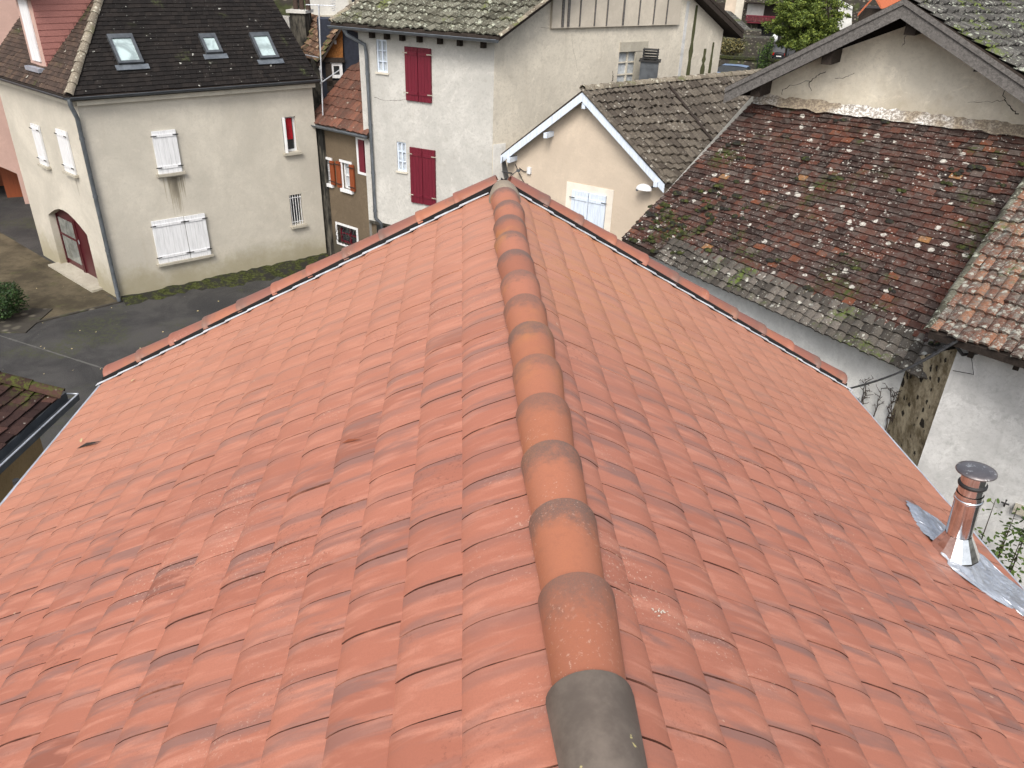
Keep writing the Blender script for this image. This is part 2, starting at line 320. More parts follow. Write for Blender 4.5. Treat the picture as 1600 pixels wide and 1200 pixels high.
_s = NT('wall_rubble_yellow', .95, .15); _m = _s.math('MAXIMUM', _s.spots(4, .3, .6, .5), _s.spots(7, .3, .5, .5)); _s.bump(_s.noise(7, 5, .7), .8, .05); MT['quoin'] = _s.out(_s.mix(_m, _s.mix(_s.ramp(_s.noise(3, 6, .75), .35, .65), (.15, .115, .065), (.46, .385, .26)), (.035, .028, .02)))
_s = NT('black_stain_wall', .95, .1); MT['stainwall'] = _s.out(_s.mix(_s.ramp(_s.noise(3, 6, .7, _s.map((2, 2, .5))), .4, .65), (.022, .022, .02), (.12, .11, .09)))
# ground
_s = NT('asphalt', .88, .25); _b = _s.noise(.7, 6, .65, dist=.5); _q = _s.mix(_s.ramp(_b, .35, .68), (.020, .020, .021), (.050, .048, .046)); _q = _s.mix(_s.ramp(_s.noise(90, 3, .7), .45, .75, 0, .5), _q, (.17, .165, .15))
_q = _s.mix(_s.math('MULTIPLY', _s.ramp(_s.noise(.45, 4, .6), .5, .62), _s.ramp(_s.noise(9, 5, .7), .42, .6, 0, .7)), _q, (.05, .055, .025)); _s.bump(_s.noise(120, 3, .7), .4, .01); MT['asphalt'] = _s.out(_q)
_s = NT('courtyard_gravel', .95, .15); _q = _s.mix(_s.ramp(_s.noise(.9, 6, .7), .35, .68), (.05, .042, .028), (.13, .108, .07)); _q = _s.mix(_s.ramp(_s.noise(60, 4, .7), .4, .7, 0, .5), _q, (.06, .05, .035)); _q = _s.mix(_s.ramp(_s.noise(1.2, 6, .7), .55, .7, 0, .6), _q, (.075, .08, .03)); _s.bump(_s.noise(70, 3, .7), .5, .015); MT['gravel'] = _s.out(_q)
_s = NT('moss', .95, .1); _s.bump(_s.noise(40, 4, .7), .8, .03); MT['seam'] = flat('seam_dust', (.10, .098, .09), .95); MT['moss'] = _s.out(_s.mix(_s.ramp(_s.noise(3, 5, .7), .42, .56), (.028, .027, .024), _s.mix(_s.ramp(_s.noise(12, 5, .7), .4, .62), (.022, .026, .011), (.066, .074, .024))))
_s = NT('hill_scrub', .95, .1); _s.bump(_s.noise(1.2, 5, .7), .8, .5); MT['hill'] = _s.out(_s.mix(_s.ramp(_s.noise(.3, 6, .7), .35, .65), (.03, .045, .015), (.09, .10, .045)))
MT['leafdark'] = leafm('dark_leaf', (.022, .050, .014)); MT['leafbright'] = leafm('bright_leaf', (.105, .15, .03)); MT['leafmid'] = leafm('mid_leaf', (.05, .09, .02)); MT['leafdry'] = leafm('dry_leaf', (.11, .105, .045))
MT['twig'] = wood('twig_bark', (.06, .045, .035)); MT['litter'] = flat('fallen_leaf', (.5, .42, .22))
MT['carglass'] = flat('car_glass', (.03, .035, .04), .45, .25); MT['bluecar'] = flat('blue_car_paint', (.16, .24, .38), .25, .6); MT['blackcar'] = flat('black_car_paint', (.012, .012, .015), .4, .4); MT['rubber'] = flat('rubber', (.015, .015, .015)); MT['lightred'] = flat('tail_lamp', (.4, .01, .01), .2); MT['plate'] = flat('plate_white', (.7, .7, .7), .4)
# ------------------------------------------------------------------ roof tile sheet on a bilinear patch
def patch_fn(c):
    a, b, d, e = [Vector(x) for x in c]     # eave left, eave right, top left, top right
    def S(u, v): return (a * (1 - u) + b * u) * (1 - v) + (d * (1 - u) + e * u) * v
    return S
def tiled(mb, c, rows, width, kind='flat', th=.018, jit=1., amp=.028, clip=None, colf=None, over=.15, wave=4, sag=0., row0=0):
    S = patch_fn(c); L0 = (Vector(c[1]) - Vector(c[0])).length; L1 = (Vector(c[3]) - Vector(c[2])).length
    def N(u, v):
        n = (S(min(u + .01, 1.01), v) - S(u - .01, v)).cross(S(u, v + .01) - S(u, v - .01)).normalized()
        return n if n.z > 0 else -n
    n0 = N(.5, .5); ph = R.random() * 9
    def P(u, v, h):
        sg = -sag * sin(pi * max(0, min(1, u))) * (1 - abs(2 * v - 1)) + .02 * jit * noise.noise(Vector((u * 6 + ph, v * 5, 0)))
        return S(u, v) + n0 * (h + sg)
    for r in range(row0, rows):
        v0 = r / rows; v1 = (r + 1 + over) / rows; L = L0 + (L1 - L0) * v0
        ncol = max(2, int(round(L / width))); du = 1 / ncol; off = (.5 * du if (r % 2 and kind == 'flat') else 0)
        rj = R.uniform(-.0015, .0015) * jit
        for cidx in range(-1 if off else 0, ncol):
            u0 = cidx * du + off; u1 = u0 + du
            u0 = max(0, u0); u1 = min(1, u1)
            if u1 - u0 < du * .1: continue
            if clip and not clip((u0 + u1) / 2, v0): continue
            g = .006 / L; ua, ub = u0 + g * R.uniform(.2, 1), u1 - g * R.uniform(.2, 1)
            dv = R.uniform(-.07, .07) * jit / rows; lo = v0 + dv; l1 = th + R.uniform(-.003, .008) * jit; l2 = th + R.uniform(-.003, .008) * jit
            cc = colf(u0, v0) if colf else (R.random(), R.random(), R.random())
            if kind == 'flat':
                sk_ = R.uniform(-.04, .04) * jit / rows
                a1, b1, c1, d1 = P(ua, lo, l1), P(ub, lo + sk_, l2), P(ub, v1, .002), P(ua, v1, .002)
                a0, b0 = P(ua, lo, l1 - .014), P(ub, lo + sk_, l2 - .014)
                a0s, b0s = P(ua, v1, -.012), P(ub, v1, -.012)
                mb.face([a1, b1, c1, d1], False, cc); mb.face([a0, b0, b1, a1], False, cc)
                mb.face([a0, a1, d1, a0s], False, cc); mb.face([b1, b0, b0s, c1], False, cc)
            else:
                k_ = wave * 2; top = []; upr = []; bot = []
                for j in range(k_ + 1):
                    t = j / k_; uu = u0 + (u1 - u0) * t
                    hh = amp * (abs(sin(pi * t)) ** .8) if kind == 'canal' else amp * (.5 - .5 * cos(2 * pi * (t * 1.0)))
                    l = l1 + (l2 - l1) * t
                    top.append(P(uu, lo, l + hh)); upr.append(P(uu, v1, hh * .85 + .002)); bot.append(P(uu, lo, l + hh * .6 - .03))
                mb.grid([top, upr], True, cc); mb.grid([bot, top], False, cc)
def roof_slab(mb, c, t=.12, drop=.012):
    a, b, d, e = [Vector(x) - UP * drop for x in c]; dn = -UP * t
    mb.hexa([a + dn, b + dn, e + dn, d + dn, a, b, e, d])
def halfround(mb, pts, r0, r1, n=8, col=(.5, .5, .5), upv=UP, ang=85, seg=True, length=.36, colf=None, th=.014):
    # a run of overlapping half-round cap tiles along a polyline from pts[0] to pts[-1]
    A, B = Vector(pts[0]), Vector(pts[-1]); L = (B - A).length; m = max(1, int(round(L / length))); d = (B - A) / m; dn = d.normalized()
    side = dn.cross(upv).normalized(); up2 = side.cross(dn)
    for i in range(m):
        p0 = A + d * i; p1 = A + d * (i + 1.12); cc = colf(i) if colf else (R.random(), 0, R.random())
        jx = side * R.uniform(-.008, .008); rows = []; inn = []
        for p, r, dz in ((p0, r0, .006), (p1, r1, -.004)):
            rows.append([p + jx + side * (sin(radians(-ang + 2 * ang * j / n)) * r) + up2 * (cos(radians(-ang + 2 * ang * j / n)) * r + dz - r0 * .3) for j in range(n + 1)])
            inn.append([p + jx + side * (sin(radians(-ang + 2 * ang * j / n)) * (r - th)) + up2 * (cos(radians(-ang + 2 * ang * j / n)) * (r - th) + dz - r0 * .3) for j in range(n + 1)])
        mb.grid(rows, True, cc); mb.grid([inn[0], rows[0]], False, cc); mb.grid([rows[1], inn[1]], False, cc)
# ------------------------------------------------------------------ window / shutter / gutter helpers
def shutter(W, par, r, mat, leaves=1, proud=.05, planks=4, hinge='iron', name='shutter', d0=.012, slant=0):
    u0, u1, z0, z1 = r; w_ = (u1 - u0) / leaves
    for i in range(leaves):
        a = u0 + w_ * i + .008; b = u0 + w_ * (i + 1) - .008; mb = MB(); pw = (b - a) / planks
        for j in range(planks): W.slab(mb, a + pw * j + .004, a + pw * (j + 1) - .004, z0, z1, d0, d0 + proud + R.uniform(-.002, .002))
        W.slab(mb, a, b, z0 + .01, z1 - .01, d0 - .004, d0 + proud - .008)
        for zz in (z0 + (z1 - z0) * .12, z0 + (z1 - z0) * .86): W.slab(mb, a + .02, b - .02, zz, zz + .07, d0 + proud - .002, d0 + proud + .02)
        s = mb.build(name, MT[mat], par)
        for zz in (z0 + (z1 - z0) * .14, z0 + (z1 - z0) * .88):
            for a_, b_, on in ((a - .05, a + .10, i == 0), (b - .10, b + .05, i == leaves - 1)):
                if on: h = MB(); W.slab(h, a_, b_, zz, zz + .025, d0 + proud + .02, d0 + proud + .03); h.build('hinge', MT[hinge], s)
def sill(W, par, r, mat='stone', ext=.06, h=.07, d=.12):
    mb = MB(); W.slab(mb, r[0] - ext, r[1] + ext, r[2] - h, r[2] - .002, -.05, d); mb.build('sill', MT[mat], par)
def window(W, par, r, frame='whitep', pane='glass', cols=2, rows=3, depth=.14, fw=.05, bw=.025):
    u0, u1, z0, z1 = r; mb = MB(); f0, f1 = -depth, -depth + .05
    W.slab(mb, u0, u0 + fw, z0, z1, f0, f1); W.slab(mb, u1 - fw, u1, z0, z1, f0, f1)
    W.slab(mb, u0 + fw, u1 - fw, z0, z0 + fw, f0, f1); W.slab(mb, u0 + fw, u1 - fw, z1 - fw, z1, f0, f1)
    for i in range(1, cols):
        uu = u0 + (u1 - u0) * i / cols; W.slab(mb, uu - bw, uu + bw, z0 + fw, z1 - fw, f0 + .002, f1 - .004)
    for i in range(1, rows):
        zz = z0 + (z1 - z0) * i / rows; W.slab(mb, u0 + fw, u1 - fw, zz - bw * .7, zz + bw * .7, f0 + .004, f1 - .008)
    f = mb.build('window', MT[frame], par)
    g = MB(); W.slab(g, u0, u1, z0, z1, f0 - .02, f0 - .003); g.build('pane', MT[pane], f)
    return f
def surround(W, par, r, mat='whitep', w_=.08, d=.02):
    mb = MB(); u0, u1, z0, z1 = r
    W.slab(mb, u0 - w_, u0, z0 - w_, z1 + w_, -.02, d); W.slab(mb, u1, u1 + w_, z0 - w_, z1 + w_, -.02, d)
    W.slab(mb, u0, u1, z1, z1 + w_, -.02, d); W.slab(mb, u0, u1, z0 - w_, z0, -.02, d); mb.build('window_surround', MT[mat], par)
def bars(W, par, r, n=5, mat='iron', d=.04, scroll=False, mb=None):
    mb = MB(); u0, u1, z0, z1 = r
    for i in range(n):
        u = u0 + (u1 - u0) * (i + .5) / n
        if scroll: mb.tube([W.pt(u + .03 * sin(j * 1.9 + i), z0 + (z1 - z0) * j / 10, d + .12 * sin(pi * j / 10)) for j in range(11)], .011, 5)
        else: mb.tube([W.pt(u, z0, d), W.pt(u, z1, d)], .010, 5)
    for zz in ((z0 + .1, z1 - .1) if not scroll else (z0 + .04, z1 - .04, (z0 + z1) / 2)): mb.tube([W.pt(u0, zz, d), W.pt(u1, zz, d)], .010, 5)
    mb.build('window_grille', MT[mat], par)
def gutter(par, A, B, mat='zinc', r=.07, out=None, name='gutter'):
    A, B = Vector(A), Vector(B); d = (B - A).normalized(); s = d.cross(UP).normalized(); mb = MB()
    rows = []; n = 8
    for p in (A, B): rows.append([p + s * (cos(pi + pi * j / n) * r) + UP * (sin(pi + pi * j / n) * r) for j in range(n + 1)])
    mb.grid(rows, True); mb.grid([[q + UP * .004 + (s * .006 if j < n / 2 else -s * .006) for j, q in enumerate(rw)] for rw in rows][::-1], True)
    for e_ in (rows[0], rows[1]): mb.face(e_)
    sg = -1 if (A + s * r).xy.length > (A - s * r).xy.length else 1
    mb.tube([A + s * r * sg, B + s * r * sg], .012, 6)
    return mb.build(name, MT[mat], par)
def pipe(par, pts, r=.045, mat='zinc', name='downpipe', clips=True):
    mb = MB(); mb.tube(pts, r, 10)
    if clips:
        a, b = Vector(pts[-2]), Vector(pts[-1])
        for t in (.1, .4, .7, .95): p = a.lerp(b, t); mb.tube([p - UP * .03, p + UP * .03], r * 1.18, 10)
    return mb.build(name, MT[mat], par)
def leaves(mb, c, rad, n, size, rnd, shell=.55, zmin=None, curl=.5):
    for _ in range(n):
        while True:
            d = Vector((rnd.uniform(-1, 1), rnd.uniform(-1, 1), rnd.uniform(-1, 1)))
            if .05 < d.length < 1: break
        rr = shell + (1 - shell) * rnd.random() ** .6; dn = d.normalized()
        lump = .82 + .3 * noise.noise(dn * 2.3 + Vector(c) * .7)
        p = Vector(c) + Vector((dn.x * rad[0], dn.y * rad[1], dn.z * rad[2])) * rr * lump
        if zmin is not None and p.z < zmin: continue
        a = Vector((rnd.gauss(0, 1), rnd.gauss(0, 1), rnd.gauss(0, .6))).normalized(); b = a.cross(dn + Vector((rnd.gauss(0, .5),) * 3)).normalized()
        s = size * rnd.uniform(.6, 1.4); v = rnd.random()
        mb.face([p - a * s, p + b * s * .45, p + a * s, p - b * s * .45], False, (v, v, v))
# ================================================================== SETTING
mb = MB(); mb.face([(-60, -20, 0), (160, -20, 0), (160, 260, 0), (-60, 260, 0)]); g = mb.build('ground', MT['asphalt']); g['kind'] = 'structure'
# hillside beyond the village
mb = MB(); rows = []
for i in range(13):
    y = 118 + i * 9; rows.append([(x, y + 4 * noise.noise(Vector((x * .03, i, 0))), -.5 + i * 2.3 + 2 * noise.noise(Vector((x * .05, i * .4, 3)))) for x in range(-60, 170, 8)])
mb.grid(rows); h = mb.build('hillside', MT['hill']); h['kind'] = 'structure'

# ================================================================== NEW TERRACOTTA ROOF (foreground)
XR, ZR = .34, CAMZ - 1.68; AL, AR = radians(27.3), radians(29.5); YN, YF = -2.2, 6.30
def NP(side, sd, y, h=0):
    a = AL if side < 0 else AR
    return Vector((XR + side * (sd * cos(a) + h * sin(a)), y, ZR - sd * sin(a) + h * cos(a)))
T1 = thing('terracotta_house', 'house under the new salmon terracotta roof filling the foreground', 'house', (XR, 3, 0))
roofobj = None
PROF = [(-.34, -.010), (-.12, -.004), (0, .000), (.10, .0045), (.3, .0105), (.55, .0175), (.68, .0190), (.77, .0180), (.85, .0145), (.92, .0105), (.97, .0055), (1.0, .0015)]
def onroof(px, py, side=-1):
    a_ = AL if side < 0 else AR
    return onplane(px, py, (XR, 0, ZR + .01), Vector((side * sin(a_), 0, cos(a_))))
TARG = [(onroof(567, 680), (.09, .9, 1.)), (onroof(143, 692), (.10, .9, .9)), (onroof(1012, 628, 1), (.4, 1., 1.)), (onroof(330, 600), (.16, .5, .6)), (onroof(1190, 520, 1), (.2, .8, .8)), (onroof(840, 720, 1), (.6, .2, .2))]
for side, s0, e, nc in ((-1, .152, .2275, 17), (1, .021, .213, 18)):
    mb = MB(); ub_ = MB()
    ub_.face([NP(side, 0, YN, -.016), NP(side, s0 + e * nc - .02, YN, -.016), NP(side, s0 + e * nc - .02, YF, -.016), NP(side, 0, YF, -.016)], False, (0, .5, 1))  # black sheet painting the shadow seen through the tile gaps
    for c in range(nc):
        sa = s0 + e * c; ph = (1.372 if side < 0 else 1.329) + .0755 * c - (0 if side < 0 else .07)
        y = ph - .18 * math.ceil((ph - YN) / .18); pitch = .1805
        while y < YF:
            y0, y1 = max(y, YN), min(y + pitch, YF)
            gp = R.choice((.0008, .0012, .0018, .0024, .0032))
            lift0 = R.uniform(0, .0016); lift1 = R.uniform(.000, .0034); sj = R.uniform(-.003, .003); off = R.uniform(-.001, .0015)
            if R.random() < .008: off += .004
            v = min(1, max(0.1, R.gauss(.5, .16))); cc = (v, R.random(), R.random())
            if R.random() < .006: cc = (0.07, .5, 1.)
            ctr = NP(side, sa + e * .5, (y0 + y1) / 2)
            for tp, tc in TARG:
                if (ctr - tp).length < .105: cc = tc
            rows = []
            for t, hh in PROF:
                hh *= (.76 if side < 0 else .70)
                s_ = sa + e * t + (sj if t > .2 else 0)
                rows.append([NP(side, s_, y0 + gp, hh + off + lift1), NP(side, s_, (y0 + y1) / 2, hh + off + (lift0 + lift1) / 2), NP(side, s_, y1 - gp, hh + off + lift0)])
            if y1 - y0 > .02:
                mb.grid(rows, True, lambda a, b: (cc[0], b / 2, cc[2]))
                mb.grid([[r[0] for r in rows], [r[0] - UP * .016 for r in rows]], False, (0, .5, 0))  # tile sides coloured near black as joint shadow
                mb.grid([[r[2] - UP * .016 for r in rows], [r[2] for r in rows]], False, (0, .5, 0))
                mb.face([rows[-1][0], rows[-1][2], rows[-1][2] - UP * .012, rows[-1][0] - UP * .012], False, cc)
            y += pitch
    rf = mb.build('roof', MT['new'], T1, label='left slope of salmon tiles' if side < 0 else 'right slope of salmon tiles')
    ub_.build('shadow_underlay', MT['black'], rf)
    if side < 0: roofL = rf
    else: roofR = rf
    E = s0 + e * nc
    # slim metal drip edge and gutter along the eave
    mb = MB(); mb.box(NP(side, E + .005, YN, -.03), Vector((0, YF - YN, 0)), Vector((side * .03, 0, 0)), Vector((0, 0, .028))); mb.build('drip_edge', MT['zincw'], rf)
    q = NP(side, E + .06, YN, -.09); q2 = NP(side, E + .06, YF, -.09); gutter(T1, q, q2, 'zinc', .06)
    # verge: stepped pale flashing over a black strip painted as the gap's shadow
    vb, wb, vt = MB(), MB(), None
    for c in range(nc):
        sa = s0 + e * c
        vb.hexa([NP(side, sa - .02, YF - .016, .014), NP(side, sa + e + .02, YF - .036, .024), NP(side, sa + e + .01, YF - .005, .026), NP(side, sa - .02, YF + .012, .012),
                 NP(side, sa - .02, YF - .016, .017), NP(side, sa + e + .02, YF - .036, .028), NP(side, sa + e + .01, YF - .005, .031), NP(side, sa - .02, YF + .012, .017)])
    vb.build('verge_flashing', MT['whiteflash'], rf)
    wb.box(NP(side, 0, YF + .005, -.05), NP(side, E, 0, 0) - NP(side, 0, 0, 0), Vector((0, .02, 0)), Vector((0, 0, .115))); wb.build('verge_gap_shadow', MT['black'], rf)
    # verge cap tiles
    L = E - .13; n = 11; st = L / n; a_ = AL if side < 0 else AR
    dn = (NP(side, 1, 0) - NP(side, 0, 0)); upn = Vector((side * sin(a_), 0, cos(a_)))
    for i in range(n):
        v = MB(); s_a = .03 + st * i; s_b = s_a + st + .03; hh0 = .035; cc0 = R.random(); rows = []; inn = []; m = 10
        yc = YF + .112 + R.uniform(-.004, .004)
        for t in (0, .25, .5, .75, .88, .885, 1.0):
            r = .098 + .007 * t + (.004 if t > .882 else 0); sd = s_a + (s_b - s_a) * t; hq = hh0 + .012 * t
            hq -= .008; rows.append([NP(side, sd, yc - sin(radians(-92 + 184 * j / m)) * r, hq + cos(radians(-92 + 184 * j / m)) * r * .62) for j in range(m + 1)])
            inn.append([NP(side, sd, yc - sin(radians(-92 + 184 * j / m)) * (r - .014), hq + cos(radians(-92 + 184 * j / m)) * (r - .014) * .62) for j in range(m + 1)])
        tv = (0, .25, .5, .75, .88, .885, 1.0); sh = R.choice((0, 0, 1)); cb = R.random()
        v.grid(rows, True, lambda a, b: (cc0, tv[a] * .9 * sh + (1 - tv[a]) * .8 * (1 - sh), cb)); v.grid([rows[-1], inn[-1]], False, (cc0, .4, cb)); v.grid([inn[0], rows[0]], False, (cc0, .4, cb)); v.grid(inn, True, (cc0, .2, cb))
        v.build('verge_tile', MT['verge'], rf)
# ridge cap tiles, wide grey end away from the eave of the next one
for kx in range(-9, 15):
    yw = 1.372 + .357 * kx
    if yw > 6.2: break
    mb = MB(); rows = []; inn = []; m = 16; cc0 = R.random(); cb = R.random(); jx = R.uniform(-.004, .004); jr = R.uniform(-.01, .01)
    TT = (-.13, 0, .15, .3, .45, .55, .62, .69, .76, .83, .90, .96, .992, 1.0)    # from near (narrow) to far (wide)
    for t in TT:
        r = .099 + .020 * t - (.0 if t < .99 else .003); y = yw - .357 * (1 - t); top = CAMZ - 1.612 + .012 * t + jr * (t - .5) * .3
        rows.append([Vector((XR + jx + jr * t + sin(radians(-84 + 168 * j / m)) * r, y, top - r + cos(radians(-84 + 168 * j / m)) * r)) for j in range(m + 1)])
        inn.append([Vector((XR + jx + jr * t + sin(radians(-84 + 168 * j / m)) * (r - .014), y, top - r + cos(radians(-84 + 168 * j / m)) * (r - .014))) for j in range(m + 1)])
    mb.grid([r[::-1] for r in rows], True, lambda a, b: (cc0, max(0, TT[a]), cb)); mb.grid([inn[-1][::-1], rows[-1][::-1]], False, (cc0, 1, cb)); mb.grid([rows[0], inn[0]], False, (cc0, 0, cb))
    mb.grid(inn, True, (cc0, .5, cb))
    for dx in (.002,):      # nail hole
        c_ = Vector((XR + jx + .01, yw - .095, CAMZ - 1.6055)); mb.tube([c_, c_ + UP * .0012], .0045, 8, (0, 1, 1))
    mb.build('ridge_tile', MT['ridgegrey' if kx == 0 else 'ridge'], roofL, label='dark grey ridge tile nearest the camera' if kx == 0 else None)
    h = MB(); h.tube([(XR + jx + .01, yw - .095, CAMZ - 1.604), (XR + jx + .01, yw - .095, CAMZ - 1.6005)], .004, 8)
mb = MB()    # mortar collar at the ridge end
rows = []
for i, (yy, r) in enumerate(((6.03, .110), (6.06, .124), (6.14, .126), (6.26, .116), (6.38, .095), (6.48, .06), (6.53, .03))):
    rows.append([Vector((XR + sin(radians(-90 + 180 * j / 14)) * r * (1 + .06 * noise.noise(Vector((i, j * .7, 2)))), yy, CAMZ - 1.745 + cos(radians(-90 + 180 * j / 14)) * (r + .015) + .01 * noise.noise(Vector((j, i, 0))))) for j in range(15)])
mb.grid([r[::-1] for r in rows]); mb.face(rows[0]); mb.build('ridge_mortar', MT['mortar'], roofL)
# walls of this house
mb = MB(); mb.box((-3.05, YN - .3, 0), (6.5, 0, 0), (0, YF - YN + .25, 0), (0, 0, 5.15))
yy = YF - .1
mb.face([(-3.05, yy, 5.15), (3.45, yy, 5.15), (XR, yy, ZR - .12)]); mb.build('wall', MT['peach'], T1)
# leaves and slipped tile details on the roof
lf = MB()
for (px, py) in ((208, 594), (127, 688), (1245, 560)):
    sdn = -1 if px < 790 else 1; a_ = AL if sdn < 0 else AR; n_ = Vector((sdn * sin(a_), 0, cos(a_)))
    p = onplane(px, py, (XR, 0, ZR + .028), n_); a = Vector((R.gauss(0, 1), R.gauss(0, 1), 0)).normalized() * .03; b = a.cross(n_).normalized() * .015
    lf.face([p - a, p - b + n_ * .006, p + a, p + b + n_ * .004])
tag(lf.build('fallen_leaves', MT['litter']), 'a few pale dry leaves lying scattered on the salmon roof', 'leaves')['kind'] = 'stuff'
ck = MB(); p0_ = onroof(120, 704) + UP * .016; p1_ = onroof(160, 692) + UP * .018; p2_ = onroof(136, 695) + UP * .018; ck.face([p0_, p1_, p2_]); ck.build('chipped_corner', MT['darkwood'], roofL)
ck = MB(); p0_ = onroof(534, 697) + UP * .016; p1_ = onroof(566, 690) + UP * .016; p2_ = onroof(545, 690) + UP * .016; ck.face([p0_, p1_, p2_]); ck.build('chipped_corner', MT['rust'], roofL)
sp_ = MB(); rs_ = random.Random(9)
for _ in range(14):
    c_ = onroof(1032 + rs_.gauss(0, 9), 960 + rs_.gauss(0, 4), 1) + UP * .014; a = az(rs_.uniform(0, 360)) * rs_.uniform(.002, .006); b = Vector((a.y, -a.x, 0)) * .6; sp_.face([c_ - a, c_ - b, c_ + a, c_ + b])
sp_.build('lime_splash', MT['panelw'], roofR)
# --- steel flue on the right slope
F = MB(); nR_ = Vector((sin(AR), 0, cos(AR))); Pf = onplane(1486, 874, (XR, 0, ZR), nR_); ax = Vector((0, 0, 1)); top = .86
def ring(mb_, prof, base, n=32, axis=None):
    axd = (axis or UP).normalized(); e1 = axd.cross(Vector((0, 1, 0))).normalized(); e2 = axd.cross(e1)
    mb_.grid([[base + axd * z + (e1 * cos(2 * pi * j / n) + e2 * sin(2 * pi * j / n)) * r for j in range(n)] for r, z in prof], True, (.5, .5, .5), True)
tilt = Vector((-.05, .05, 1))
flp = MB(); ring(flp, [(0.0718, -0.3079), (0.0718, 0.4575), (0.0741, 0.4618), (0.0741, 0.4927)], Pf, 40, tilt); flue = flp.build('flue_pipe', MT['steel'], T1)
q = MB(); ring(q, [(0.0725, 0.4399), (0.0788, 0.4442), (0.0788, 0.4575), (0.0725, 0.4618)], Pf, 40, tilt); ring(q, [(0.0725, 0.5455), (0.0757, 0.5543), (0.0725, 0.5631)], Pf, 40, tilt); q.build('clamp_band', MT['steel'], flue)
q = MB(); ring(q, [(0.0686, 0.4399), (0.0686, 0.6511)], Pf, 40, tilt); q.build('upper_pipe', MT['steel'], flue)
q = MB(); ring(q, [(0.0663, 0.5428), (0.0772, 0.5455), (0.0788, 0.5543), (0.0772, 0.5631), (0.0663, 0.5657)], Pf, 40, tilt); q.build('seal_ring', MT['iron'], flue)
q = MB(); ring(q, [(0.0000, 0.6617), (0.0468, 0.6607), (0.0819, 0.6572), (0.1061, 0.6484), (0.1092, 0.6405), (0.1014, 0.6353), (0.0000, 0.6423)], Pf, 48, tilt); q.build('rain_cap', MT['steeld'], flue)
q = MB(); ring(q, [(0.0741, 0.2014), (0.0788, 0.1919), (0.1420, 0.0700), (0.1440, 0.0604), (0.0936, 0.0528), (0.0741, 0.0440), (0.0725, -0.0880)], Pf, 14, tilt); [setattr(p_, 'use_smooth', False) for p_ in q.build('storm_collar', MT['steel'], flue).data.polygons]
q = MB(); NS, MS = 60, 46; rows = []     # crumpled lead apron lying over the tiles
sf = (Pf.x - XR) / cos(AR)
for i in range(NS + 1):
    ti = i / NS; y = Pf.y - .30 + .86 * ti; row = []
    s_lo = sf - .15 + .03 * noise.noise(Vector((i * .35, 0, 5))) + .012 * noise.noise(Vector((i * 1.3, 0, 9))) + max(0, .12 - ti) * 2.2 + max(0, ti - .62) * .35
    s_hi = 3.80 + .01 * noise.noise(Vector((i * .5, 3, 5))) - max(0, ti - .45) * .85
    s_hi = max(s_hi, s_lo + .02)
    for j in range(MS + 1):
        s_ = s_lo + (s_hi - s_lo) * j / MS; yy_ = y + .03 * noise.noise(Vector((j * .3, 7, i * .02))) - .06 * max(0, j / MS - .5)
        rr = hypot(NP(1, s_, y).x - Pf.x, y - Pf.y)
        cr = 1.2 * abs(noise.noise(Vector((s_ * 6, y * 6, 0)))) + .35 * abs(noise.noise(Vector((s_ * 24, y * 24, 4))))
        ed_ = min(1, j / 4, (MS - j) / 4, i / 3, (NS - i) / 3); row.append(NP(1, s_, yy_, .012 + .010 * ed_ + .030 * cr * (.3 + .7 * ed_) + .06 * max(0, 1 - rr / .2)))
    rows.append(row)
q.grid(rows, False); q.build('lead_apron', MT['leadb'], T1)

# ================================================================== CREAM HOUSE (left)
A = Vector((-9.49, 20.73, 0)); B = Vector((-4.39, 24.50, 0)); C_ = Vector((-13.2, 24.3, 0)); ZE = CAMZ - 3.42
T2 = thing('cream_house', 'large cream rendered house with white shutters and dark tiled roof at the left', 'house', A)
WF = Wall(A, degrees(atan2((B - A).x, (B - A).y))); WS = Wall(A, degrees(atan2((C_ - A).x, (C_ - A).y)))
LF, LS = (B - A).length, (C_ - A).length
mb = MB(); rw = WF.rect(439.4, 183.6, 466.5, 236); rb = WF.rect(451.7, 305.5, 475.5, 349.4)
WF.face(mb, [(0, -.3), (LF, -.3), (LF, ZE), (0, ZE)], [R4(rw), R4(rb)], .25)
# arched door opening in the side wall
d0 = WS.px(152, 437); d1 = WS.px(85, 402); ub, ua = min(d0[0], d1[0]), max(d0[0], d1[0]); zs = .06; zh = WS.px(86, 330)[1]; zc = WS.px(103, 321)[1]
ub = WS.px(151, 430)[0]; ua = WS.px(92, 400)[0]
if ub > ua: ub, ua = ua, ub
arch = [(ub, zs), (ua, zs), (ua, zh - .25)] + [(ub + (ua - ub) * (1 - j / 8), zh - .25 + (.42) * sin(pi * j / 8)) for j in range(1, 8)] + [(ub, zh - .25)]
WS.face(mb, [(0, -.3), (LS, -.3), (LS, ZE), (0, ZE)], [arch], .3)
Bk = B + (C_ - A); mb.face([B, Bk, Bk + UP * ZE, B + UP * ZE]); mb.face([C_, Bk, Bk + UP * ZE, C_ + UP * ZE])
# gable at the far right end
mb.face([B + UP * ZE, Bk + UP * ZE, B.lerp(Bk, .5) + UP * (ZE + 2.6)]); mb.build('wall', MT['cream'], T2)
# cornice
mb = MB(); WF.slab(mb, -.02, LF + .05, ZE - .26, ZE - .02, .003, .12); WS.slab(mb, -.02, LS, ZE - .26, ZE - .02, .003, .12); mb.build('cornice', MT['creamtrim'], T2)
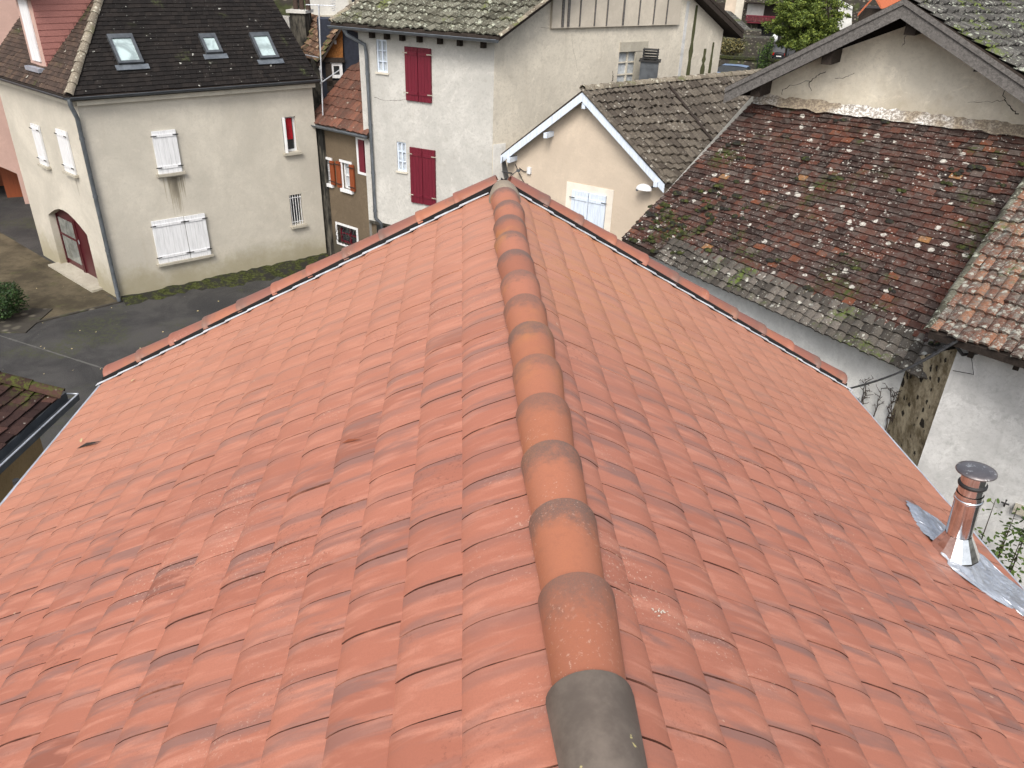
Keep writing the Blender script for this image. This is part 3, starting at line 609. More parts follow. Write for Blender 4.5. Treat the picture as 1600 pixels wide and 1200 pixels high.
# roof planes
tf = 1.02; nin = -WF.n; nins = -WS.n; ov = .22
E0 = A + (WF.n + WS.n) * ov; 
def plane_hip(D):   # point on hip at rise z
    # intersection of the two inset lines
    p = A; a1 = WF.u; a2 = WS.u
    # solve p + a1*x = inset D from side wall, p + a2*y = inset D from front
    den = 1 - 0
    x = D / nins.dot(a1); y = D / nin.dot(a2)
    return A + a1 * x + a2 * y
zr = 4.0
e1 = plane_hip(-ov); h1 = plane_hip(zr / 1)
eR = B + WF.u * .12 + WF.n * ov; tR = B + WF.u * .12 - WF.n * (zr)
u_h = (h1 - A).dot(WF.u)
cF = [e1 + UP * (ZE - .0), eR + UP * ZE, h1 + UP * (ZE + tf * (zr + ov)), tR + UP * (ZE + tf * (zr + ov))]
# right verge leans inwards exactly perpendicular
cF[3] = B + WF.u * .12 + (Bk - B).normalized() * (zr + ov) + UP * (ZE + tf * (zr + ov)) - (Bk - B).normalized() * ov
mb = MB(); tiled(mb, cF, 46, .17, 'flat', .022, .8); r2 = mb.build('roof', MT['darktile'], T2, label='near black front slope')
cS = [C_ + WS.u * .1 + WS.n * ov + UP * ZE, e1 + UP * ZE, C_ + WS.u * .1 - WS.n * zr + UP * (ZE + tf * (zr + ov)), h1 + UP * (ZE + tf * (zr + ov))]
mb = MB(); tiled(mb, cS, 46, .17, 'flat', .022, .8); mb.build('roof', MT['browntile'], T2, label='brown side slope')
mb = MB(); roof_slab(mb, cF, .1, .03); roof_slab(mb, cS, .1, .03); mb.build('roof_deck', MT['darkwood'], T2)
mb = MB(); halfround(mb, [cF[0] + UP * .03, cF[2] + UP * .03], .12, .10, length=.33); mb.build('hip_tiles', MT['hip'], T2)
gutter(T2, e1 + WF.n * .05 + UP * (ZE - .03), eR + WF.n * .05 + UP * (ZE - .03), 'zincd', .075)
gutter(T2, e1 + WS.n * .05 + UP * (ZE - .03), cS[0] + WS.n * .05 + UP * -.03, 'zincd', .075)
c0 = A + (WF.n + WS.n).normalized() * .12
pipe(T2, [e1 + UP * (ZE - .08), e1 + UP * (ZE - .22), c0 + UP * (ZE - .55), c0 + UP * .05], .055, 'zinc')
# skylights on front plane
fn = (cF[1] - cF[0]).cross(cF[2] - cF[0]).normalized(); fn = fn if fn.z > 0 else -fn
ul = (cF[1] - cF[0]).normalized(); vl = fn.cross(ul); vl = vl if vl.z > 0 else -vl
for (x0, y0, x1, y1) in ((166, 58, 228, 101), (309, 57, 350, 85), (388, 55, 438, 93)):
    p = onplane(x0, y0, cF[0], fn); q_ = onplane(x1, y1, cF[0], fn)
    w_ = (q_ - p).dot(ul); hgt = -(q_ - p).dot(vl); w_ = max(.45, w_ * .92); base = p - vl * hgt
    mb = MB(); t = .07
    for (a, b, c, d) in ((0, w_, 0, t), (0, w_, hgt - t * 1.8, hgt), (0, t, t, hgt - t * 1.8), (w_ - t, w_, t, hgt - t * 1.8)):
        mb.box(base + ul * a + vl * c + fn * .0, ul * (b - a), vl * (d - c), fn * .12)
    s = mb.build('skylight', MT['zincd'], T2)
    mb = MB(); mb.box(base + ul * t + vl * t + fn * .03, ul * (w_ - 2 * t), vl * (hgt - 2.8 * t), fn * .05); mb.build('pane', MT['skyglass'], s)  # pale pane colour stands in for the reflected sky
    mb = MB(); mb.box(base - ul * .1 - vl * .16 + fn * .035, ul * (w_ + .2), vl * .15, fn * .02); mb.build('apron_flashing', MT['zinc'], s)
# shutters, windows
r = WF.rect(234.6, 205.4, 284.4, 267); shutter(WF, T2, r, 'whitep', 1, planks=5); sill(WF, T2, r)
r = WF.rect(234.6, 346, 329, 396); rm = r[0] + (r[1] - r[0]) * .6
shutter(WF, T2, (r[0], rm, r[2], r[3]), 'whitep', 1, planks=7); shutter(WF, T2, (rm, r[1], r[2], r[3]), 'whitep', 1, planks=5, d0=.03); sill(WF, T2, r)
for (x0, y0, x1, y1) in ((78.5, 260, 50, 192), (121.5, 273, 89, 200)):
    r = WS.rect(x0, y0, x1, y1); shutter(WS, T2, r, 'whitep', 1, planks=4); sill(WS, T2, r)
sill(WF, T2, rw); sill(WF, T2, rb)
f = window(WF, T2, rw, 'whitep', 'glass', 1, 1, .16)
mb = MB(); mm_ = (rw[0] + rw[1]) / 2; 
for j in range(8): WF.slab(mb, rw[0] + .06 + j * .035, rw[0] + .09 + j * .035, rw[2] + .35, rw[3] - .05, -.10, -.085 + .008 * (j % 2))
mb.build('curtain', MT['red'], f)
mb = MB(); o_ = WF.pt(rw[0] + .02, rw[2], -.02); mb.box(o_, WF.n * .10 + WF.u * .02, UP * (rw[3] - rw[2]), WF.u * .035); mb.build('open_casement', MT['whitep'], f)
mb = MB(); WF.slab(mb, rb[0], rb[1], rb[2], rb[3], -.26, -.2); mb.build('pane', MT['glass'], T2); bars(WF, T2, rb, 5, 'whitep', -.03)
# stains below the sills
def stain(W_, par, r, drop, mat):
    mb = MB()
    for _ in range(60):
        u = R.gauss((r[0] + r[1]) / 2, (r[1] - r[0]) * .22); l = drop * R.uniform(.25, 1); w2 = R.uniform(.008, .02)
        mb.face([W_.pt(u - w2, r[2] - .075, .0025), W_.pt(u + w2, r[2] - .075, .0025), W_.pt(u + w2 * .2, r[2] - .075 - l, .0025), W_.pt(u - w2 * .2, r[2] - .075 - l, .0025)])
    return mb.build('water_stain', MT[mat], par)
_s = NT('damp_stain', .95, .1); MT['damp'] = _s.out(_s.mix(_s.noise(9, 4, .6, _s.map((3, 3, .4))), (.30, .27, .21), (.46, .415, .33)))
stain(WF, T2, WF.rect(245, 205, 284, 270), 1.1, 'damp'); stain(WS, T2, WS.rect(100, 203, 116, 270), .6, 'damp')
# arched door
fd = MB(); um = (ub + ua) / 2
arcd = [(p[0], p[1]) for p in arch]
polys = [[Vector((a, b, 0)) for a, b in arcd]]
for t in tessellate_polygon(polys): fd.face([WS.pt(polys[0][i].x, polys[0][i].y, -.22) for i in t])
MT['doorp'] = paint('dark_door_paint', (.065, .010, .014), .4, .1, (.2, .08, .08)); dr = fd.build('door', MT['doorp'], T2)
g_ = MB(); WS.slab(g_, um + .12, ua - .12, .25, zh - .3, -.215, -.20); g_.build('door_glass', MT['doorglass'], dr)
g_ = MB()
for uu in (ub + .02, um - .03, um + .06, ua - .08): WS.slab(g_, uu, uu + .06, .06, zh - .2, -.22, -.18)
WS.slab(g_, um + .1, ua - .1, 1.0, 1.06, -.2, -.185); g_.build('door_frame', MT['doorp'], dr)
g_ = MB(); g_.tube([WS.pt(um - .1, 1.0, -.17), WS.pt(um - .1, 1.12, -.17)], .015, 6); g_.build('handle', MT['zincw'], dr)
g_ = MB(); WS.slab(g_, ub - .2, ua + .2, 0.0, .07, -.3, .3); g_.build('doorstep', MT['stone'], T2)
# dormer on the side slope
fs = (cS[1] - cS[0]).cross(cS[2] - cS[0]).normalized(); fs = fs if fs.z > 0 else -fs
q = onplane(73, 106, cS[0], fs); WD = Wall(q, degrees(atan2(WS.u.x, WS.u.y))); dz = q.z; hd = 1.75; wd = .95
DM = MB(); back = -WD.n * (hd / tf)
P = lambda u, z, b=0: WD.pt(u, dz + z) + (-WD.n) * b
DM.face([P(0, -.1), P(wd, -.1), P(wd, hd), P(0, hd)]); dorm = DM.build('dormer', MT['tintedw'], T2)
m_ = MB(); m_.face([P(0, 0), P(0, hd), P(0, hd, hd / tf)]); m_.face([P(wd, 0), P(wd, hd), P(wd, hd, hd / tf)])
for j in range(12):
    zz = hd * j / 12; m_.box(P(-.015, zz + .01, 0), (-WD.n) * 1.0 * ((zz + .01) / tf + .02), WD.u * .012, UP * (hd / 12 - .02))
m_.build('dormer_cheek', MT['cheek'], dorm)
m_ = MB(); WD.slab(m_, .22, .72, dz + .12, dz + hd - .12, .005, .04); m_.build('dormer_window', MT['whitep'], dorm)
m_ = MB(); tiled(m_, [P(-.3, hd - .05, -.2), P(wd + .3, hd - .05, -.2), P(-.3, hd + 1.0, 1.6), P(wd + .3, hd + 1.0, 1.6)], 12, .17, 'flat', .02); roof_slab(m_, [P(-.3, hd - .05, -.2), P(wd + .3, hd - .05, -.2), P(-.3, hd + 1.0, 1.6), P(wd + .3, hd + 1.0, 1.6)], .08, .02); m_.build('dormer_roof', MT['browntile'], dorm)
m_ = MB(); WD.slab(m_, .05, wd - .05, dz - .12, dz - .02, .0, .2); m_.build('dormer_apron', MT['lead'], dorm)
# moss along the facade foot
mb = MB(); R2 = random.Random(5)
rows = []
for i in range(41):
    u = LF * i / 40 ; wdt = .15 + .3 * R2.random() + (.75 * (i / 40)) - (.15 if 8 < i < 16 else 0); rows.append([WF.pt(u, .09 + .06 * R2.random(), .01), WF.pt(u, .08 + .05 * R2.random(), wdt * .35), WF.pt(u, .04, wdt * .75), WF.pt(u, .004, wdt + .1 * R2.random())])
mb.grid(rows); o = mb.build('moss_strip', MT['moss']); tag(o, 'green moss bank along the foot of the cream facade', 'moss'); o['kind'] = 'stuff'
# courtyard
q1 = onz(186, 472, 0); q2 = onz(0, 517, 0); dq = (q2 - q1).normalized()
mb = MB(); mb.face([q1 + UP * .004, q1 + dq * 14 + UP * .004, q1 + dq * 14 + WS.u * 18 + UP * .004, q1 + WS.u * 18 + UP * .004]); o = mb.build('courtyard', MT['gravel']); o['kind'] = 'structure'
mb = MB(); mb.box(q1, dq * 14, -dq.cross(UP) * .08, UP * .03); o = mb.build('kerb', MT['rubble']); o['kind'] = 'structure'
mb = MB(); mb.box(onz(30, 400, 0) + UP * .005, onz(185, 468, 0) - onz(30, 400, 0), (onz(186, 472, 0) - onz(168, 476, 0)) * .7, UP * .01); o = mb.build('gutter_channel', MT['gravel']); o['kind'] = 'structure'
# fallen leaves on the asphalt
mb = MB()
for _ in range(50):
    px, py = R.uniform(0, 480), R.uniform(440, 590); p = onz(px, py, .02); a = az(R.uniform(0, 360)) * R.uniform(.015, .032)
    if WS.n.dot(p - A) < 0 and p.x < -9.6: continue
    b = Vector((-a.y, a.x, .01)) * .6; mb.face([p - a, p - b, p + a, p + b])
o = tag(mb.build('leaf_litter', MT['litter']), 'tiny pale leaves scattered across the dark asphalt yard', 'leaves'); o['kind'] = 'stuff'
mb = MB(); sa_, sb_ = onz(-30, 515, .004), onz(185, 583, .004)
for j in range(14): p, q = sa_.lerp(sb_, j / 14), sa_.lerp(sb_, (j + 1) / 14); w_ = Vector((.01, .02, 0)) * R.uniform(.6, 1.3); mb.face([p - w_, q - w_, q + w_, p + w_])
o = mb.build('asphalt_seam', MT['seam']); o['kind'] = 'structure'
# clipped bush in planter
c = onz(8, 500, .0); T = thing('clipped_bush', 'small dark green clipped bush in a bed at the left edge', 'bush', c)
m_ = MB(); leaves(m_, c + UP * .55, (.72, .72, .58), 5500, .033, random.Random(3), .6); m_.build('foliage', MT['leafdark'], T)
m_ = MB(); m_.tube([c, c + UP * .5], .03, 6); m_.build('stem', MT['twig'], T)
m_ = MB(); m_.box(c + Vector((-1.3, -.8, 0)), (2.2, 0, 0), (0, 1.5, 0), (0, 0, .03)); o = m_.build('planting_bed', MT['rubble']); o['kind'] = 'structure'

# ================================================================== BEIGE HOUSE beyond, far left, coloured with the pink lens blur
W_ = Wall(atdist(60, 350, 34).xy.to_3d(), 70); T3 = thing('tinted_house', 'beige house tinted pink by lens blur, with a dark archway behind the cream house', 'house', W_.P)
a0 = W_.px(-120, 350)[0]; a1 = W_.px(48, 350)[0]; at = W_.px(20, 250)[1]
mb = MB(); hole = [(a0, -.2), (a1, -.2), (a1, at - .5)] + [(a1 + (a0 - a1) * j / 10, at - .5 + .7 * sin(pi * j / 10)) for j in range(1, 10)] + [(a0, at - .5)]
W_.face(mb, [(-12, -.3), (9, -.3), (9, 10.5), (-12, 10.5)], [hole], .7); mb.box(W_.pt(-12, 0, -7), W_.u * 21, W_.n * 1, UP * 10.4); mb.build('wall', MT['tintedw'], T3)
mb = MB(); W_.slab(mb, a0 - .2, a1 + .2, 0, at + .3, -3.2, -3); W_.slab(mb, a1 - .7, a1 - .1, 0, 2.2, -1.2, -1.1); mb.build('gateway_door', MT['rust'], T3)
mb = MB(); mb.box(W_.pt(-12, 10.5, .4), W_.u * 21, W_.n * -8, UP * .2); mb.build('roof', MT['browntile'], T3)

# ================================================================== BROWN HOUSE (between)
P0 = B + Vector((.02, .25, 0)); WB = Wall(P0, 131); ZB = CAMZ - 4.72
T4 = thing('brown_house', 'narrow brown rendered house squeezed between cream house and white house', 'house', P0)
rw1 = WB.rect(559, 217, 577, 272); rw1 = (rw1[0], min(rw1[1], 2.3), rw1[2], rw1[3]); rs1 = WB.rect(508.5, 248, 519, 287); rs2 = WB.rect(535, 253, 549.5, 297); rl = WB.rect(527, 350, 559, 388)
mb = MB(); WB.face(mb, [(-.5, -.3), (2.36, -.3), (2.36, ZB), (-.5, ZB)], [R4(rw1), R4(rs1), R4(rs2), R4(rl)], .2); mb.build('wall', MT['brownw'], T4)
window(WB, T4, rw1, 'whitep', 'glass', 2, 4, .12); window(WB, T4, rs1, 'whitep', 'glass', 1, 2, .1); window(WB, T4, rs2, 'whitep', 'curtain', 1, 2, .1); window(WB, T4, rl, 'redp', 'glass', 2, 2, .16)
for rr in (rw1, rs2, rl): surround(WB, T4, rr, 'whitep', .07)
for rr in (rs1, rs2): 
    mb = MB(); WB.slab(mb, rr[0] - .1, rr[1] + .1, rr[2] - .1, rr[2], 0.003, .09); WB.slab(mb, rr[0] - .1, rr[1] + .1, rr[3], rr[3] + .07, .003, .04); mb.build('sill', MT['whitep'], T4)
w2 = .19
shutter(WB, T4, (rs1[1] + .03, rs1[1] + w2 + .03, rs1[2], rs1[3]), 'rust', 1, planks=3, d0=.03)
shutter(WB, T4, (rs2[0] - w2 - .05, rs2[0] - .05, rs2[2], rs2[3]), 'rust', 1, planks=3, d0=.03); shutter(WB, T4, (rs2[1] + .02, rs2[1] + .22, rs2[2], rs2[3]), 'rust', 1, planks=3, d0=.03)
mb = MB(); WB.slab(mb, rw1[0], rw1[0] + .22, rw1[2], rw1[3], -.1, .0); mb.build('shutter', MT['redp'], T4)
bars(WB, T4, rl, 6, 'iron', .03, True)
mb = MB(); WB.slab(mb, -.45, .3, 0, ZB - .1, .01, .10); mb.build('stained_pier', MT['stainwall'], T4)
us = Vector((-WB.n.x, -WB.n.y, 0)); sl_ = .80; Dd = 4.2
eL = WB.pt(-3.2, ZB, .2) ; eR_ = WB.pt(2.42, ZB, .2)
cB = [eL, eR_, eL + us * Dd + UP * sl_ * Dd, eR_ + us * Dd + UP * sl_ * Dd]
mb = MB(); tiled(mb, [WB.pt(-.2, ZB, .2), eR_, WB.pt(-.2, ZB, .2) + us * Dd + UP * sl_ * Dd, cB[3]], 15, .21, 'roll', .03, 1, .028)
mb.build('roof', MT['redmech'], T4, label='lower red roman tiled slope'); mb = MB(); roof_slab(mb, [WB.pt(-.2, ZB, .2), eR_, WB.pt(-.2, ZB, .2) + us * Dd + UP * sl_ * Dd, cB[3]], .1, .01); mb.build('roof_deck', MT['darkwood'], T4)
gutter(T4, WB.pt(-.3, ZB - .03, .27), WB.pt(2.40, ZB - .03, .27), 'zinc', .07)
# gabled dormer with stained boards, its old tiled left slope going back
dD = 26.2; ap = atdist(533, 40, dD); lb = atdist(503, 92, dD); rb_ = atdist(560, 95, dD)
WG = Wall(lb, degrees(atan2((rb_ - lb).x, (rb_ - lb).y))); 
def gp(x, y, d=0): u, z = WG.px(x, y); return WG.pt(u, z, d)
mb = MB(); mb.face([gp(504, 93), gp(536, 93), gp(535, 44), gp(531, 44)]); d4 = mb.build('dormer', MT['orangewood'], T4)
mb = MB(); ua_, za_ = WG.px(505, 97); ub_, zb_ = WG.px(538, 90); WG.slab(mb, ua_, ub_, za_, zb_, .0, .08)
r3 = WG.rect(508, 97, 536, 126); WG.slab(mb, r3[0], r3[0] + .18, r3[2] - .3, r3[3] - .03, -.04, .05); WG.slab(mb, r3[0], r3[1], r3[2] - .15, r3[2], -.04, .05); mb.build('dormer_frame', MT['darkwood'], d4)
r3 = WG.rect(516, 98, 536, 122); window(WG, T4, r3, 'whitep', 'glass', 1, 1, .04, .09)
mb = MB(); WG.slab(mb, r3[0] - .3, r3[1] + 1.2, r3[2] - 1.2, r3[3] + 1.2, -1.0, -.12); mb.build('dormer_back', MT['navy'], d4)
mb = MB(); r4 = WG.rect(536, 49, 562, 112); WG.slab(mb, r4[0], r4[1] + .5, r4[2] - 1.0, r4[3], -.1, -.02); mb.build('slate_cheek', MT['navy'], d4)
mb = MB(); r5 = WG.rect(522, 63, 526, 69); WG.slab(mb, r5[0], r5[1], r5[2], r5[3], .01, .02); mb.build('name_plate', MT['whitep'], d4)
bk = -WG.n * 3.6 - WG.u * 1.1
apx = gp(535, 36, .25); lbx = gp(498, 97, .25); cO = [lbx + bk, lbx, apx + bk, apx]
mb = MB(); tiled(mb, cO, 7, .20, 'canal', .05, 2.2, .05); mb.build('roof', MT['oldmix'], T4, label='ragged old brown tiles of upper slope'); mb = MB(); roof_slab(mb, cO, .09, .02)
mb.box(gp(538, 36, .25), bk, WG.u * 1.4 - UP * .5, UP * -.1); mb.build('roof_deck', MT['darkwood'], T4)
mb = MB(); cL = [gp(500, 97, .1), gp(500, 175, .1)]
WG.slab(mb, WG.px(487, 110)[0], WG.px(499, 110)[0], 3.5, gp(500, 92).z, -.4, -.05); mb.build('stained_pier', MT['stainwall'], T4)
# chimney behind the cream roof
T5p = atdist(466, 75, 28.0); mb = MB(); Wc = Wall(T5p, 100); rc = Wc.rect(452, 20, 481, 78)
Wc.slab(mb, rc[0], rc[1], rc[2] - 2.5, rc[3], -.6, 0); ch = mb.build('chimney', MT['stainwall'], T4)
mb = MB(); Wc.slab(mb, rc[0] - .08, rc[1] + .06, rc[3], rc[3] + .09, -.66, .07); Wc.slab(mb, rc[0] - .5, rc[0] - .02, rc[2] - 1, rc[3] - .12, -.5, .03); mb.build('chimney_cap', MT['farw'], ch)
for j in range(3): mb = MB(); c_ = Wc.pt(rc[0] + .12 + j * .2, rc[3] + .09, -.3); mb.tube([c_, c_ + UP * .35], [.085, .07], 10); mb.build('chimney_pot', MT['browntile'], ch)
mb = MB(); Wc.slab(mb, rc[0] - .9, rc[0] + .1, rc[3] - .3, rc[3] + 1.3, -.9, -.45); mb.build('chimney_stack', MT['rubble'], ch)
# tv antenna
pa = WB.pt(.35, ZB + .25, .05); pb_ = atdist(498, 8, 25.0); T6 = thing('tv_antenna', 'thin metal television aerial mast beside the stained wooden dormer', 'antenna', pa)
mb = MB(); mb.tube([pa, pb_], .022, 8); mb.tube([pa + UP * 1.6, pa + UP * 1.6 + WB.n * -.1 - WB.u * .7], .015, 6); mb.tube([pa + UP * 1.3, pa + UP * 1.0 + WB.u * -.1 - WB.n * .2], .012, 6); mb.tube([pa + UP * .9, pa + UP * 1.3 + WB.u * .55 - WB.n * .3], .018, 6); mb.build('mast', MT['zincw'], T6)
mb = MB(); d_ = az(95); mb.tube([pb_ - d_ * .35, pb_ + d_ * .45], .012, 6)
for j in range(9): c_ = pb_ + d_ * (-.33 + j * .09); e_ = az(5) * .22; mb.tube([c_ - e_, c_ + e_], .006, 5)
for j in range(5): c_ = pb_ + d_ * .42 + UP * (-.12 + .06 * j); mb.tube([c_ - az(5) * .25, c_ + az(5) * .25], .006, 5)
mb.build('aerial', MT['zincw'], T6)

# ================================================================== TALL WHITE HOUSE
PL = Vector((-2.81, 23.23, 0)); PR = Vector((.81, 21.14, 0)); WT = Wall(PL, 120); WX = Wall(PR, 57); LT = (PR - PL).length; ZT = CAMZ - 1.92; WXL = 8.6
T7 = thing('tall_white_house', 'tall pale grey rendered house with maroon shutters and mossy tiled roof', 'house', PR)
n1 = WT.rect(587, 61, 606, 114); n2 = WT.rect(619.5, 221, 635.5, 269)
mb = MB(); zb0 = WT.px(620, 352)[1]
WT.face(mb, [(0, zb0), (LT, zb0 - .1), (LT, ZT), (0, ZT)], [R4(n1), R4(n2)], .16); mb.face([WT.pt(0, 0), WT.pt(0, 0, -5), WT.pt(0, ZT, -5), WT.pt(0, ZT)]); mb.build('wall', MT['tallw'], T7, label='pale front wall')
mb = MB(); WT.slab(mb, .1, LT, 0, zb0, -.6, -.5); WT.slab(mb, 0, LT, zb0 - .1, zb0 - .002, -.6, -.01); mb.build('recessed_base', MT['stainwall'], T7)
AP = 4.3; slT = .55
rwin = WX.rect(968, 79, 994, 134)
mb = MB(); WX.face(mb, [(0, 0), (WXL, 0), (WXL, ZT), (AP, ZT + AP * slT), (0, ZT)], [R4(rwin)], .2); mb.build('wall', MT['tallside'], T7, label='stained beige gable side wall')
window(WX, T7, rwin, 'creamtrim', 'curtain', 2, 3, .1)
mb = MB(); rr = WX.rect(969, 66, 1011, 79); WX.slab(mb, rr[0], rr[1], rr[2], rr[3], -.02, .03); rr = WX.rect(993, 79, 1004, 131); WX.slab(mb, rr[0], rr[1], rr[2], rr[3], -.02, .02); mb.build('stone_lintel', MT['stone'], T7)
# narrow windows, shutters
for rr in (n1, n2): window(WT, T7, rr, 'bluep', 'curtain', 2, 3, .08, .04, .02); sill(WT, T7, rr, 'creamtrim', .04, .05, .04)
shutter(WT, T7, WT.rect(633, 72, 676, 161), 'redp', 2, planks=4, hinge='stone'); shutter(WT, T7, WT.rect(641, 229, 682.5, 322), 'redp', 2, planks=4, hinge='stone')
# projecting panel with battens
pu0 = WX.px(884, 20)[0]; pu1 = WX.px(1060, 20)[0]; pz = WX.px(960, 41)[1]
mb = MB(); WX.slab(mb, WX.px(860, 20)[0], pu1, pz, ZT + 1.2, .003, .09); WX.slab(mb, pu0, pu1, ZT + 1.2, ZT + 1.9, .003, .09); pn = mb.build('gable_panel', MT['panelw'], T7)
mb = MB()
for i, x in enumerate((876, 885, 903, 926, 945, 971, 995, 1018, 1038)):
    u = WX.px(x, 22)[0]; WX.slab(mb, u - (.04 if i in (0, 1, 5) else .02), u + (.04 if i in (0, 1) else .02), pz + .03, ZT + 1.6, .088, .11)
mb.build('battens', MT['greywood'], pn)
mb = MB(); us_ = WX.px(1066, 60)[0]
WX.slab(mb, us_, us_ + .12, 3, ZT + .8, .0, .015); mb.build('repair_strip', MT['greyw'], T7)
_s = NT('algae_stain', .95, .1); MT['algae'] = _s.out(_s.mix(_s.noise(5, 5, .7, _s.map((2, 2, .5))), (.035, .04, .015), (.11, .11, .06)))
mb = MB()
for (x, y0, y1, w3) in ((1089, 8, 121, .09), (1102, 76, 121, .10), (1115, 66, 120, .07)):
    mb = MB()
    ua_, z1_ = WX.px(x, y0); _, z0_ = WX.px(x, y1)
    pts = []; n_ = 8
    for j in range(n_ + 1): pts.append((ua_ + w3 * (.55 + .45 * j / n_) * (1 + .7 * noise.noise(Vector((j * .9, x, 0)))), z1_ + (z0_ - z1_) * j / n_))
    for j in range(n_): mb.face([WX.pt(ua_ - (pts[j][0] - ua_), pts[j][1], .003), WX.pt(pts[j][0], pts[j][1], .003), WX.pt(pts[j + 1][0], pts[j + 1][1], .003), WX.pt(ua_ - (pts[j + 1][0] - ua_), pts[j + 1][1], .003)])
    mb.build('algae_stain', MT['algae'], T7)
mb = MB(); rr = WX.rect(770, 226, 788, 280); WX.slab(mb, .02, rr[1], 2, rr[3], .0, .02); mb.build('plinth_patch', MT['alleyw'], T7)
# roof : front slope
kx = -WX.n; fo = .45
fE0 = WT.pt(-.55, ZT + .08, fo); fE1 = WT.pt(LT + .35, ZT + .08, fo) 
back = WX.u * (AP + fo) + UP * slT * (AP + fo)
cT = [fE0, fE1, fE0 + back, fE1 + back]
mb = MB(); tiled(mb, cT, 17, .21, 'roll', .045, 2, .05); mb.build('roof', MT['greymoss'], T7)
cT2 = [WX.pt(WXL + .55, ZT - .1, .35), WX.pt(WXL + .55, ZT - .1, -5), WX.pt(AP, ZT + AP * slT + .1, .35), WX.pt(AP, ZT + AP * slT + .1, -5)]
mb = MB(); roof_slab(mb, cT, .1, .0); roof_slab(mb, cT2, .14, 0); mb.box(cT2[0] + UP * .02, cT2[2] - cT2[0], WX.n * -.05, UP * .1); mb.build('roof_deck', MT['darkwood'], T7)
mb = MB(); tiled(mb, cT2, 16, .21, 'roll', .04, 1, .04); mb.build('roof', MT['greymoss'], T7, label='hidden rear slope with dark verge')
mb = MB(); halfround(mb, [cT[0] + UP * .04, cT[2] + UP * .04], .1, .09, length=.3); mb.build('verge_tiles', MT['hip'], T7); mb = MB(); halfround(mb, [cT[1] + UP * .02, cT[3] + UP * .02], .07, .06, length=.3); mb.build('verge_tiles', MT['hip'], T7)
for x in (584, 607, 631, 658, 690, 721, 758):
    u = WT.px(x, 52)[0]; mb = MB(); WT.slab(mb, u - .05, u + .05, ZT - .24, ZT - .02, -.05, .16); mb.build('rafter_end', MT['darkwood'], T7)
gutter(T7, fE0 + WT.n * .06 - UP * .06, fE1 + WT.n * .06 - UP * .06, 'zinc', .075)
g0 = atdist(549, 38, 23.6); g1 = WT.px(574, 75)
pipe(T7, [WT.pt(-.1, ZT - .02, .5), WT.pt(-.05, ZT - .18, .42), WT.pt(.28, ZT - .42, .1), WT.pt(.3, ZT - .7, .08), WT.pt(.3, zb0 + .12, .08)], .05, 'zinc')
pipe(T7, [WT.pt(.3, zb0 + .12, .08), WT.pt(.45, zb0 - .02, .02), WT.pt(.5, zb0 - .8, -.1)], .05, 'zincd', clips=False)

# ================================================================== PEACH HOUSE with pale blue trim
GL = Vector((1.144, 20.47, 0)); GR = Vector((4.80, 17.90, 0)); WG2 = Wall(GL, degrees(atan2(3.656, -2.57))); LG = (GR - GL).length; ZG = CAMZ - 4.62
T8 = thing('peach_house', 'small peach rendered gable house with pale blue trim behind the ridge', 'house', GL)
uap = WG2.px(918, 150)[0]; zap = WG2.px(918, 150)[1]
mb = MB(); WG2.face(mb, [(0.05, 0), (LG + .6, 0), (LG + .6, ZG - .55), (LG, ZG), (uap, zap), (0.05, ZG)], []); mb.face([WG2.pt(.05, 0), WG2.pt(.05, 0, -5), WG2.pt(.05, ZG, -5), WG2.pt(.05, ZG)]); mb.build('wall', MT['peach'], T8)
# bargeboards
def board(mb_, W__, a, b, d0, d1, h):
    p0, p1 = W__.pt(a[0], a[1], d0), W__.pt(b[0], b[1], d0); mb_.box(p0 - UP * h, p1 - p0, W__.n * (d1 - d0), UP * h)
l_, t_, r_ = WG2.px(792, 240), WG2.px(919, 142), WG2.px(1046, 284)
mb = MB(); board(mb, WG2, l_, t_, .26, .30, .20); board(mb, WG2, t_, r_, .26, .30, .20); mb.build('bargeboard', MT['bluep'], T8)
mb = MB(); board(mb, WG2, (l_[0], l_[1] - .01), (t_[0], t_[1] - .01), 0.0, .26, .05); board(mb, WG2, (t_[0], t_[1] - .01), (r_[0], r_[1] - .01), 0.0, .26, .05); mb.build('soffit', MT['greywood'], T8)
for (x, y) in ((863, 209), (806, 247), (920, 164), (1033, 284)):
    mb = MB(); u, z = WG2.px(x, y); WG2.slab(mb, u - .045, u + .045, z - .05, z + .07, .0, .36 if x != 920 else .28); mb.build('purlin_end', MT['bluep'], T8)
rp = WG2.rect(895, 296, 942, 380); rp = (rp[0], rp[1], rp[3] - 1.55, rp[3])
MT['palesur'] = plaster('pale_window_band', (.76, .70, .61), amt=.15); surround(WG2, T8, rp, 'palesur', .17, .02); shutter(WG2, T8, rp, 'bluep', 2, planks=5, hinge='zinc', d0=.01)
